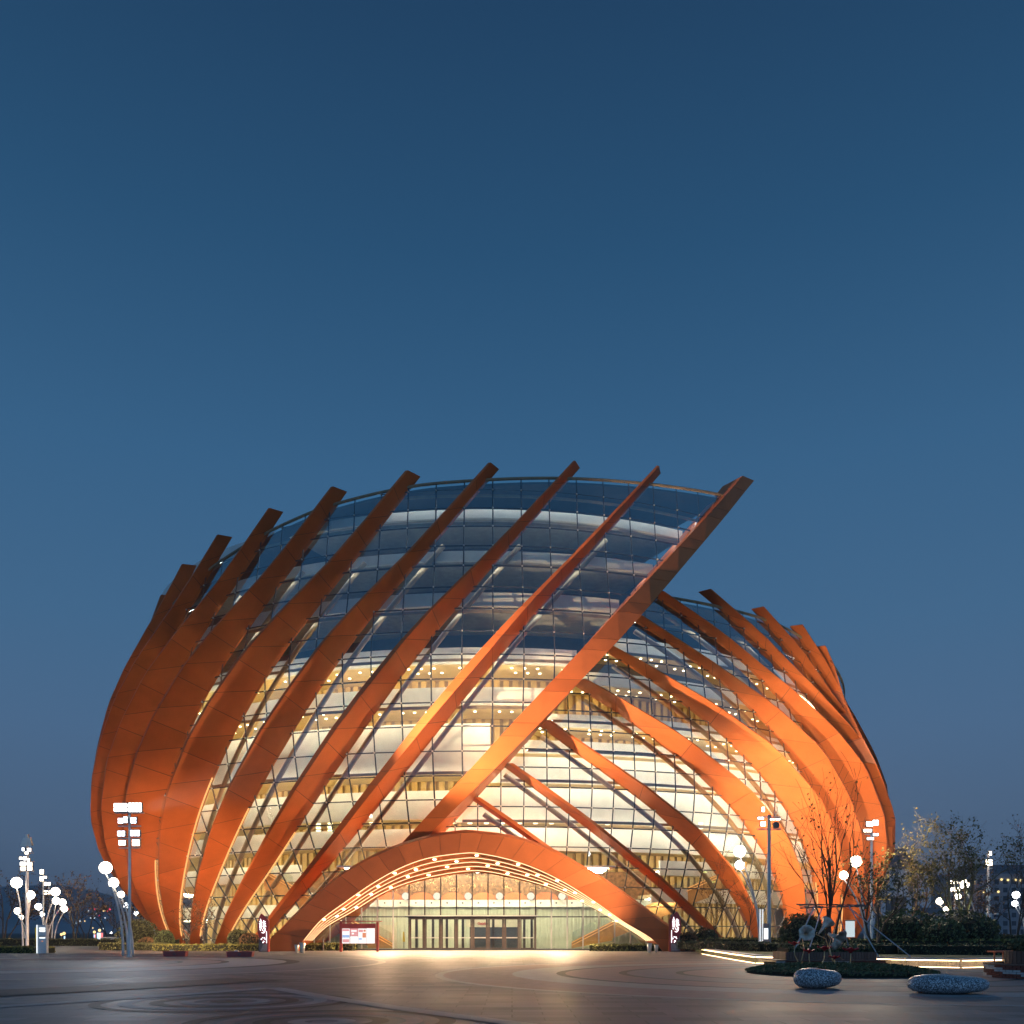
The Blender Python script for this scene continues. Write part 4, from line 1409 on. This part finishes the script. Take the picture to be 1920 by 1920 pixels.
for (u0, u1, v0, v1, m, d) in ((642, 656, 1741, 1769, 'post_w', 0), (657, 671.5, 1741, 1755, 'post_p', 0), (657, 671.5, 1755.5, 1769, 'post_w', 0), (672, 687, 1741, 1769, 'post_w', 0),
                               (687.5, 703, 1740.5, 1769, 'post_w', 0), (642.5, 655, 1742, 1746, 'post_p', .012), (642.5, 655.5, 1753, 1758, 'post_b', .012), (643, 655, 1761, 1767, 'post_p', .012),
                               (673, 681, 1743, 1748, 'post_p', .012), (680, 686.5, 1749, 1758, 'post_o', .012), (673, 679, 1759, 1762, 'post_b', .012), (659, 669, 1744, 1747, 'post_w', .012),
                               (682, 686, 1743, 1747, 'post_o', .012), (660, 664, 1749, 1752, 'post_w', .012)):
    poster(u0, u1, v0, v1, m, d)

x, y = ground(80.5, 1787.5)
kp = thing('info_pillar', 'white information pillar with yellow fin at the far left', 'information pillar', (x, y, 0))
mb = MB(); mb.box((x, y, 1.08), (.68, .35, 2.16)); obj('body', mb, M['white'], kp)
mb = MB(); mb.box((x - .36, y - .02, 1.08), (.05, .4, 2.16)); obj('light_edge', mb, M['screen'], kp)
mb = MB(); mb.hexa([(x - .50, y, .3), (x - .42, y, .3), (x - .42, y + .3, .3), (x - .50, y + .3, .3), (x - .62, y, 1.95), (x - .44, y, 1.95), (x - .44, y + .3, 1.95), (x - .62, y + .3, 1.95)]); obj('fin', mb, M['yellow'], kp)
for i, (z, h, m) in enumerate(((1.9, .12, 'screen'), (1.72, .16, 'screen'), (1.3, .06, 'lamp_body'), (1.18, .1, 'screen'), (.92, .06, 'post_o'))):
    mb = MB(); mb.box((x + .04, y - .185, z), (.44 if i < 4 else .1, .02, h)); obj('print', mb, M[m], kp)

x, y = ground(1436, 1791.5)
kp = thing('info_pillar', 'slim grey information pillar with glowing screen beside the right mast', 'information pillar', (x, y, 0))
mb = MB(); mb.box((x - .02, y, 1.1), (.42, .3, 2.2)); obj('body', mb, M['signpale'], kp)
mb = MB(); mb.box((x - .03, y - .16, 1.5), (.28, .03, .75)); obj('screen', mb, M['screen'], kp)
for dx in (-.42, -.24):
    mb = MB(); mb.box((x + dx, y - .05, 1.6), (.10, .1, 3.2)); obj('light_post', mb, M['polew'], kp)
    mb = MB()
    for q in range(40): mb.box((x + dx, y - .115, .1 + q * .078), (.07, .03, .035))
    obj('light_dots', mb, M['screen'], kp)
mb = MB(); mb.lathe([(.05, 0), (.05, 1.0), (.03, 1.05)], (px(606, 80), 80, 0), 10)
tag(obj('bollard', mb, M['lamp_body'], smooth=True), 'slim black bollard post in the hedge at the left canopy foot', 'bollard')
x, y = px(757, 83.4), 83.4
ys = thing('wet_floor_sign', 'yellow folded caution sign hanging on a stand inside the entrance glass', 'floor sign', (x, y, 0))
mb = MB(); mb.hexa([(x - .10, y, .75), (x + .12, y, .75), (x + .12, y + .1, .75), (x - .10, y + .1, .75), (x - .08, y, 1.65), (x + .05, y, 1.65), (x + .05, y + .1, 1.65), (x - .08, y + .1, 1.65)]); obj('board', mb, M['yellow'], ys)
mb = MB(); mb.tube([(x, y, .02), (x, y, .8)], .02, 6); mb.lathe([(.3, 0), (.3, .03), (.001, .035)], (x, y, .01), 14); obj('stand', mb, M['lamp_body'], ys)


# ------------------------------------------------------------------ lamps
def spot_lamp(name, loc, target, power, angle, col, parent, rad=.15, blend=.5):
    l = bpy.data.lights.new(name, 'SPOT'); l.energy = power; l.spot_size = R(angle); l.spot_blend = blend; l.color = col; l.shadow_soft_size = rad
    o = bpy.data.objects.new(name, l); COL.objects.link(o)
    o.location = loc; o.rotation_euler = (Vector(target) - Vector(loc)).to_track_quat('-Z', 'Y').to_euler()
    adopt(o, parent)
    return o


def lamp_head(parent, c, w, h, m, tilt=0.0):
    mb = MB(); mb.box((c[0], c[1] + .08, c[2]), (w + .05, .16, h + .05)); hd = obj('lamp_head', mb, M['lamp_body'], parent)
    nx, nz = max(1, round(w / .21)), max(1, round(h / .24))
    for i in range(nx):
        for j in range(nz):
            mb = MB(); mb.box((c[0] + w * ((i + .5) / nx - .5), c[1] - .02, c[2] + h * ((j + .5) / nz - .5)), (w / nx - .045, .04, h / nz - .045))
            obj('lens', mb, M[m], hd)


def mast(label, x, y, z0, top, heads, bars, mt='pole', r=.10):
    t = thing('light_mast', label, 'light mast', (x, y, z0), 'floodlight masts around the plaza')
    mb = MB(); mb.tube([(x, y, z0), (x, y, z0 + .02), (x, y, top)], [r, r, r * .75], 10); obj('pole', mb, M[mt], t, smooth=True)
    mb = MB(); mb.lathe([(r * 1.9, 0), (r * 1.9, .04), (r * 1.2, .1)], (x, y, z0), 12); obj('base_plate', mb, M[mt], t)
    for (dz, w) in bars:
        mb = MB(); mb.box((x, y, dz), (w, .08, .08)); obj('crossbar', mb, M['pole'], t)
    for (dx, dz, w, h, m) in heads:
        lamp_head(t, (x + dx, y - .16, dz), w, h, m)
    return t


xB, yB = ground(243, 1794)
mB = mast('brightest floodlight mast with stacked white lamps, before the left ribs', xB, yB, 0, 10.0,
          [(-.52, 9.72, .86, .55, 'flood'), (.42, 9.72, .86, .60, 'flood'),
           (-.52, 8.85, .34, .36, 'flood_b'), (-.20, 8.92, .26, .42, 'flood_b'), (.32, 8.88, .36, .40, 'flood_b'),
           (-.48, 8.02, .50, .36, 'flood_b'), (.42, 8.05, .62, .40, 'flood_b'), (-.42, 7.42, .46, .34, 'flood_w'), (.48, 7.42, .50, .42, 'flood_w')],
          [(9.38, 1.9), (8.52, 1.5), (7.72, 1.5), (7.1, 1.4)], 'polew')
xA, yA = ground(51, 1784)
mA = mast('leftmost mast crowned with a grey shield over many small lamps', xA, yA, 0, 9.4,
          [(-.25, 8.5, .2, .3, 'flood_b'), (.25, 8.45, .3, .3, 'flood'), (.05, 8.2, .3, .25, 'flood_w'), (-.45, 7.75, .25, .25, 'flood_w'), (-.1, 7.75, .3, .3, 'flood'), (.2, 7.6, .2, .3, 'flood_w'),
           (-.25, 7.3, .5, .3, 'flood'), (.3, 7.25, .4, .35, 'flood_w'), (-.25, 6.9, .45, .3, 'flood_w'), (.3, 6.9, .4, .35, 'flood_w')],
          [(8.2, 1.1), (7.5, 1.1), (6.7, 1.1)], 'polew', .14)
mb = MB()
for q in (-1, 0, 1):
    mb.hexa([(xA + q * .33 - .15, yA - .2, 8.75), (xA + q * .33 + .15, yA - .2, 8.75), (xA + q * .33 + .15, yA + .1, 8.85), (xA + q * .33 - .15, yA + .1, 8.85),
             (xA + q * .2 - .1, yA - .12, 9.75 - .3 * abs(q)), (xA + q * .2 + .1, yA - .12, 9.75 - .3 * abs(q)), (xA + q * .2 + .1, yA + .1, 9.8 - .3 * abs(q)), (xA + q * .2 - .1, yA + .1, 9.8 - .3 * abs(q))])
obj('shield', mb, M['fitting'], mA)
mast('far mast with two glaring lamps, right of the leftmost mast', px(81, 120), 120, 0, 9.6, [(-.1, 9.4, .5, .6, 'flood_w'), (-.1, 8.5, .5, .6, 'flood_w'), (.35, 8.7, .4, .3, 'flood_w')], [(8.1, 1.2)], 'polew', .13)
mast('farthest left mast with a wide bank of lamps', px(92, 140), 140, 0, 9.2, [(-.45, 8.9, .5, .55, 'flood_w'), (.1, 8.9, .4, .45, 'flood_w'), (-.4, 7.6, .6, .6, 'flood_w'), (.2, 7.6, .6, .5, 'flood_w'), (.7, 7.9, .4, .3, 'flood')], [(7.1, 1.6)], 'polew', .14)
xC, yC = ground(1442, 1791.5)
mC = mast('grey mast with two crossbars, lamps on its left arm and a speaker on its right', xC, yC, .0, 9.7,
          [(-.45, 10.05, .22, .36, 'flood_w'), (-.62, 9.45, .42, .16, 'flood'), (-.46, 9.05, .36, .34, 'flood_w'), (.38, 9.36, .75, .13, 'flood_w')],
          [(9.55, 1.62), (8.72, 1.62)], 'pole', .14)
mb = MB(); mb.box((xC + .45, yC - .1, 8.98), (.36, .3, .38)); obj('speaker', mb, M['signgrey'], mC)
mb = MB(); mb.tube([(xC + .45, yC, 9.6), (xC + .38, yC, 9.9), (xC + .62, yC, 10.25), (xC + .58, yC, 9.95), (xC + .45, yC, 9.65)], .025, 5); obj('ornament', mb, M['pole'], mC)
xF, yF = px(1634, 70), 70
mF = mast('tall mast with white lamps rising among leaves at the right flank', xF, yF, .36, 9.4,
          [(-.2, 9.75, .5, .35, 'flood'), (.25, 9.85, .42, .4, 'flood'), (-.35, 9.25, .6, .25, 'flood_w'), (.25, 8.95, .4, .2, 'flood'), (-.15, 8.65, .5, .2, 'flood')], [(9.0, 1.0)], 'polew', .12)
mast('slim mast with a single dazzling lamp above the right trees', px(1853, 100), 100, .36, 10.0, [(.12, 10.1, .32, .45, 'flood_w'), (0, 9.1, .7, .7, 'flood_w')], [(8.5, .9)], 'polew', .16)
mast('short-looking far mast with a warm lamp bank behind the lit tree', px(1790, 130), 130, .36, 9.0, [(-.4, 8.6, .5, .5, 'flood_w'), (.2, 8.6, .4, .4, 'flood_w'), (-.35, 7.6, .6, .55, 'flood_w'), (.35, 7.6, .6, .55, 'flood_w')], [(7.1, 1.6)], 'polew', .14)


def globe_lamp(label, base_u, y, globes, z0=0.0, cool=False):
    bx = px(base_u, y)
    t = thing('globe_lamp', label, 'globe lamp', (bx, y, z0), 'globe lamps on curved stems')
    for i, (u, v, rp) in enumerate(globes):
        g_ = Vector(at(u, v, y + .25 * i)); r = rp * y / FPX
        b = Vector((bx + .22 * i, y + .25 * i, z0))
        P = []
        for q in range(13):
            f = q / 12
            x = b.x + (g_.x - b.x) * f ** 2.3
            P.append(Vector((x, b.y + (g_.y - b.y) * f, b.z + (g_.z - r * .9 - b.z) * f)))
        mb = MB(); mb.tube(P, [.085 - .04 * q / 12 for q in range(13)], 8); obj('stem', mb, M['polew'], t, smooth=True)
        mb = MB(); mb.sphere(g_, r, 20); go = obj('globe', mb, M['globe_c'] if cool else M['globe'], t, smooth=True)
        mb = MB(); mb.lathe([(.05, 0), (.11, .06), (.09, .1)], (P[-1].x, P[-1].y, P[-1].z - .05), 10); obj('collar', mb, M['pole'], t)
    return t


globe_lamp('pair of globe lamps leaning around the leftmost mast', 43, 77.3, [(31, 1655, 10), (57, 1678, 8)])
globe_lamp('three globes on curved stems beside the brightest mast', 231, 62, [(198, 1627, 11.4), (213, 1655, 9.2), (227, 1677, 6)])
globe_lamp('tallest globe pair of the far left cluster, leaning right', 82, 95, [(104, 1672, 8), (117, 1692, 6.4)])
globe_lamp('lower globe pair of the far left cluster, leaning right', 97, 118, [(105, 1689, 6.6), (120.5, 1704, 5.8)])
globe_lamp('white globe pair leaning left in the far left cluster', 84, 128, [(72, 1700, 6), (79, 1714, 4.4)], 0, True)
globe_lamp('small globe pair left of the leftmost mast', 47, 130, [(33, 1708, 6), (40, 1720, 4)])
globe_lamp('distant globe pair just behind the foot of the brightest mast', 247, 150, [(237, 1698, 5), (255, 1712, 3.6)], 0, True)
globe_lamp('pair of white globes on blue-grey stems in front of the right glass', 1424, 66, [(1387, 1596, 10.6), (1387, 1622, 8.6)], .36, True)
globe_lamp('pair of globes on curved stems before the orange right ribs', 1622, 67, [(1605, 1615, 10.6), (1582, 1641, 7.8)], .36)
globe_lamp('globe pair on curved stems right of the lit tree trunk', 1836, 86, [(1808, 1658, 8.6), (1796, 1681, 5.5)], .36)
globe_lamp('small globe pair left of the lit tree trunk', 1784, 108, [(1762, 1690, 6.4), (1774, 1705, 5)], .36)
globe_lamp('far globe pair behind branches at the right edge', 1922, 112, [(1905, 1678, 6.6), (1903, 1694, 5.6)], .36, True)
x, y = px(1858, 84), 84
cp_ = thing('camera_pole', 'white pole carrying two security cameras on the lawn', 'camera pole', (x, y, .36))
mb = MB(); mb.tube([(x, y, .36), (x, y, 3.35)], .09, 8); obj('pole', mb, M['polew'], cp_, smooth=True)
for s in (-1, 1):
    mb = MB(); mb.tube([(x, y, 3.2), (x + s * .4, y, 3.2)], .025, 5); mb.box((x + s * .45, y - .1, 3.12 + .15 * s), (.2, .38, .16)); obj('camera_body', mb, M['white'], cp_)

# light that these lamps throw
spot_lamp('flood_spot', (xB + .4, yB + .4, 7.4), (-35, 94, 1), 58000, 64, (1, .62, .36), mB, .5, 1)
spot_lamp('front_spot', (xB + .5, yB + .4, 9.6), (6, 82, 25), 215000, 38, (1, .68, .44), mB, .3, .7)
spot_lamp('canopy_spot', (xC - .5, yC + .3, 8.9), (-3, 78, 6), 30000, 66, (1, .70, .42), mC, .3, .6)
for xx in (-11, -6, -1, 4): spot_lamp('porch_spot', (xx, 79.6, 6.6 if abs(xx + 3) < 6 else 5.2), (xx, 76.8, 0), 9500, 146, (1, .66, .36), theatre, .2, .8)
spot_lamp('plaza_spot', (xB, yB - .5, 9.4), (-12, 24, 0), 2400, 110, (.86, .92, 1), mB, .4, .8)
spot_lamp('flood_spot', (xC - .4, yC + .3, 9.2), (34, 98, 14), 70000, 58, (1, .74, .50), mC, .4, .9)
spot_lamp('plaza_spot', (xC, yC - .6, 9.0), (19, 46, 0), 3600, 110, (1, .84, .62), mC, .3, .8)
spot_lamp('plaza_spot', (xF, yF - .5, 9.0), (30, 52, 0), 4200, 115, (1, .86, .66), mF, .3, .8)
spot_lamp('flood_spot', (xF, yF + .3, 9.2), (34, 104, 17), 32000, 90, (1, .74, .50), mF, .4, .9)
up = thing('ground_uplight', 'low yellow-green uplight in the hedge shining on the tree trunk', 'uplight', (px(1826, 79), 78.5, 1.0))
mb = MB(); mb.box((px(1826, 79), 78.5, 1.05), (.6, .3, .1)); obj('lens', mb, emi('uplight_lens', (.8, .95, .25), 3.0), up)
spot_lamp('uplight_spot', (px(1826, 79), 78.3, 1.2), (38.6, 80, 4), 420, 70, (.85, .95, .35), up, .1)

# ------------------------------------------------------------------ right edge: brick planter, orange table
x0, y0 = ground(1876, 1834)
bp = thing('brick_planter', 'round brick planter with wavy white bricks at the right edge', 'planter', (x0 + 1.6, y0 + 1.4, 0))
cxp, cyp, rp_ = x0 + 1.75, y0 + .6, 1.75
mb = MB(); mb.lathe([(rp_ - .1, 0), (rp_ - .1, .44)], (cxp, cyp, 0), 40); obj('core', mb, M['core'], bp)
for row in range(6):
    for i in range(44):
        a = 2 * math.pi * (i + .5 * (row % 2)) / 44
        if math.sin(a) > .55: continue
        m = MB(); m.box((cxp + rp_ * math.cos(a), cyp + rp_ * math.sin(a), .04 + row * .073), (.13, .235, .064), 0, a)
        wv = (row * 1.1 + i * .55) % 5.2 < 2.2
        obj('brick', m, M['brick_w'] if wv else M['brick_r'], bp)
mb = MB(); mb.lathe([(rp_ - .25, .45), (rp_ + .09, .45), (rp_ + .09, .50), (rp_ - .25, .50)], (cxp, cyp, 0), 40); obj('coping', mb, M['timber'], bp)
for i in range(26):
    a = math.pi * (1 + i / 25)
    m = MB(); m.box((cxp + 1.25 * math.cos(a), cyp + 1.25 * math.sin(a), .72), (.05, .14, .44), 0, a); obj('plank', m, M['timber'], bp)
bush('dark planting on the round brick planter at the right edge', (cxp, cyp, .85), 1.05, .3, M['leaf_d'], 900, .06, 71)
yt = 40.5
ot = thing('metal_table', 'long orange-red metal table frame behind the brick planter', 'table', (px(1890, yt), yt, 0))
xa, xb = px(1858, yt), px(1940, yt)
mb = MB(); mb.box(((xa + xb) / 2, yt, .76), (xb - xa, .7, .06)); obj('tabletop', mb, M['orange'], ot)
for u in (1860, 1876, 1880, 1884, 1897, 1901, 1907, 1935):
    mb = MB(); mb.box((px(u, yt), yt - .2 + (.4 if u % 2 else 0), .365), (.05, .05, .73)); obj('leg', mb, M['orange'], ot)
yt = 38
oc = thing('metal_chair', 'orange-red metal seat with a low back beside the brick planter', 'seat', (px(1912, yt), yt, .0))
mb = MB(); mb.box((px(1914, yt), yt, .62), (.5, .5, .5)); obj('seat_box', mb, M['orange'], oc)
mb = MB(); mb.box((px(1917, yt), yt + .2, .95), (.6, .06, .12)); obj('backrest', mb, M['orange'], oc)

# ------------------------------------------------------------------ far background
y = 165; xt = px(1680, y); 
ct = thing('clock_tower', 'grey clock tower on steel legs behind the right end of the theatre', 'clock tower', (xt, y, 0))
wT = 4.6
for (dx, dy) in ((-1, -1), (1, -1), (1, 1), (-1, 1)):
    mb = MB(); mb.box((xt + dx * wT / 2, y + dy * wT / 2, 4), (.7, .7, 8)); obj('leg', mb, M['bldg2'], ct)
mb = MB(); mb.box((xt, y, 4), (1.6, 1.6, 8)); obj('lift_shaft', mb, M['bldg2'], ct)
for z0_, z1_ in ((1.5, 4.6), (4.6, 7.8)):
    for s in (1, -1):
        mb = MB(); mb.tube([(xt - wT / 2 * s, y - wT / 2, z0_), (xt + wT / 2 * s, y - wT / 2, z1_)], .12, 4); obj('brace', mb, M['bldg2'], ct)
    mb = MB(); mb.box((xt, y - wT / 2, z1_), (wT, .2, .25)); obj('beam', mb, M['bldg'], ct)
mb = MB(); mb.box((xt, y, 10.3), (wT + .6, wT + .6, 4.8)); ck = obj('clock_house', mb, mat('tower_grey', (.62, .65, .70), .7), ct)
mb = MB(); mb.lathe([(.001, 0), (.85, 0), (.85, .06)], (px(1664, y), y - wT / 2 - .33, 9.95), 24, 0, (0, -1, 0)); obj('clock_face', mb, M['white'], ck)
mb = MB(); mb.box((px(1664, y), y - wT / 2 - .42, 10.15), (.09, .04, .7)); mb.box((px(1664, y) + .2, y - wT / 2 - .42, 9.95), (.5, .04, .09)); obj('clock_hands', mb, M['dark'], ck)
mb = MB(); mb.box((xt + 1.5, y - wT / 2 - .32, 9.9), (.9, .1, 3.2)); obj('louvre', mb, M['bldg2'], ck)
mb = MB(); mb.prism([(xt - 2.9, 12.7), (xt + 2.9, 12.7), (xt, 16.4)], y - 2.9, y + 2.9); obj('roof', mb, M['bldg2'], ct)

y = 330; x0, x1 = px(1762, y), px(1990, y)
ab = thing('apartment_building', 'long dim apartment block with rows of windows at the far right', 'building', ((x0 + x1) / 2, y, 0))
HB = 22
mb = MB(); mb.box(((x0 + x1) / 2, y, HB / 2), (x1 - x0, 14, HB)); obj('wall', mb, M['bldg'], ab)
mb = MB(); mb.box(((x0 + x1) / 2 + 4, y, HB + 1.6), (x1 - x0 - 10, 11, 3.2)); obj('roof', mb, M['bldg2'], ab)
for i in range(14):
    for f in range(7):
        xx = x0 + 1.6 + i * 3.0; zz = 1.8 + f * 2.9
        lit = (i == 4 and 1 <= f <= 5) or (i, f) in ((9, 3), (11, 1))
        mb = MB(); mb.box((xx, y - 7.02, zz), (1.5, .12, 1.6)); obj('window', mb, M['win_b'] if lit else M['pane_d'], ab)
for u, v in ((1826, 1653), (1890, 1650), (1878, 1649), (1904, 1650), (1914, 1651), (1845, 1673), (1872, 1672)):
    p = at(u, v, y - 7.4); mb = MB(); mb.sphere(p, .42, 8); obj('facade_lamp', mb, M['win_y'], ab)
y = 250; x0, x1 = px(1702, y), px(1762, y)
lb = thing('low_building', 'low dark building with rooftop boxes between clock tower and apartments', 'building', ((x0 + x1) / 2, y, 0))
mb = MB(); mb.box(((x0 + x1) / 2, y, 3.2), (x1 - x0, 10, 6.4)); obj('wall', mb, M['bldg2'], lb)
mb = MB(); mb.box((px(1721, y), y, 7.6), (1.2, 2, 2.4)); obj('roof_box', mb, M['bldg2'], lb)
mb = MB(); mb.box((px(1742, y), y, 7.3), (4, 4, 1.8)); obj('roof_box', mb, M['bldg2'], lb)
mb = MB(); mb.box((px(1717, y), y - 5.05, 3.2), (1.8, .1, 2.6)); obj('window', mb, M['win_b'], lb)

# lights of the town on the hillside
rng = random.Random(9)
cl = {'red_l': MB(), 'white_l': MB(), 'amb_l': MB()}
for (u, v, m) in [(178, 1705, 'red_l'), (201, 1708, 'red_l'), (206, 1705, 'red_l'), (186, 1717, 'red_l'), (166, 1708, 'white_l'), (180, 1713, 'white_l'), (194, 1708, 'amb_l'), (196.5, 1708, 'amb_l'), (153, 1720, 'white_l'),
                  (170, 1721, 'white_l'), (177, 1721, 'white_l'), (197, 1721, 'white_l'), (159, 1727, 'amb_l'), (189, 1724, 'white_l'), (189, 1728, 'white_l'), (150, 1727, 'white_l'), (107, 1711, 'red_l'), (128, 1705, 'red_l'),
                  (174, 1740, 'amb_l'), (194, 1741, 'white_l'), (142, 1731, 'white_l'), (224, 1719, 'white_l'), (130, 1712, 'white_l')]:
    p = at(u, v, 1560); cl[m].sphere(p, 1.25 if m != 'red_l' else 1.7, 6)
for m in cl: obj('city_lights', cl[m], M[m], kind='stuff')


def hoarding(label, u0, u1, v0, v1, y, cols):
    a, b = at(u0, v1, y), at(u1, v0, y)
    t = thing('lit_hoarding', label, 'hoarding', ((a[0] + b[0]) / 2, y, 0))
    mb = MB(); mb.box(((a[0] + b[0]) / 2, y + .2, a[2] / 2), (.3, .3, a[2])); obj('post', mb, M['pole'], t)
    n = len(cols)
    for i, c in enumerate(cols):
        xx = a[0] + (b[0] - a[0]) * (i + .5) / n
        mb = MB(); mb.box((xx, y, (a[2] + b[2]) / 2), ((b[0] - a[0]) / n * .88, .2, b[2] - a[2])); obj('panel', mb, M[c], t)
    mb = MB(); mb.sphere(((a[0] + b[0]) / 2, y - .2, b[2] + .5), .3, 8); obj('lamp', mb, M['amb_l'], t)


hoarding('lit blue and pink double hoarding on a post at the far left', 182, 193, 1749, 1761, 190, ['ad_b', 'post_w', 'ad_r'])
hoarding('small lit blue and red hoarding left of the double one', 176, 179.5, 1752, 1758, 200, ['ad_b', 'ad_r'])
hoarding('narrow white-blue lit panel behind the far lamp cluster', 120, 122, 1755, 1761, 180, ['ad_b'])
for (u, v, y, m, lab) in ((209, 1750, 170, 'globe_c', 'small white street lamp left of the brightest mast'), (255, 1751, 150, 'globe_c', 'small white street lamp right of the brightest mast'),
                          (178, 1771, 60 * 1.9, 'globe', 'low warm garden lamp under the lit hoardings'), (115, 1752, 170, 'amb_l', 'amber street lamp behind the far lamp cluster')):
    p = at(u, v, y)
    t = thing('street_lamp', lab, 'street lamp', (p[0], y, 0), 'small distant street lamps')
    mb = MB(); mb.tube([(p[0], y, 0), (p[0], y, max(p[2] - .2, .1))], .06, 6); obj('pole', mb, M['pole'], t)
    mb = MB(); mb.sphere((p[0], y, max(p[2], .3)), .24, 10); obj('globe', mb, M[m], t, smooth=True)
# parked car by the path
x, y = px(217, 150), 150
car = thing('parked_car', 'pale parked car half hidden behind the lamp stems', 'car', (x, y, 0))
mb = MB(); mb.prism([(x - 2.1, .3), (x + 2.1, .3), (x + 2.1, .75), (x + 1.3, .85), (x - 1.6, .85), (x - 2.1, .7)], y - .85, y + .85); obj('body', mb, M['white'], car)
mb = MB(); mb.prism([(x - 1.3, .85), (x + 1.1, .85), (x + .6, 1.4), (x - .8, 1.4)], y - .75, y + .75); obj('cabin', mb, M['pane_d'], car)
for s in (-1.3, 1.3):
    mb = MB(); mb.lathe([(.001, 0), (.33, 0), (.33, .2)], (x + s, y - .9, .33), 12, 0, (0, 1, 0)); obj('wheel', mb, M['lamp_body'], car)

# ------------------------------------------------------------------ evening haze over the town
hz = MB(); hz.box((0, 900, 59), (3900, 2200, 120.4))
vm = bpy.data.materials.new('evening_haze'); vm.use_nodes = True
vn, vl = vm.node_tree.nodes, vm.node_tree.links
vn.clear()
vo = vn.new('ShaderNodeOutputMaterial'); vp = vn.new('ShaderNodeVolumePrincipled')
vp.inputs['Color'].default_value = (.80, .86, .95, 1); vp.inputs['Density'].default_value = .00022
vl.new(vp.outputs[0], vo.inputs['Volume'])
obj('haze', hz, vm, kind='stuff')
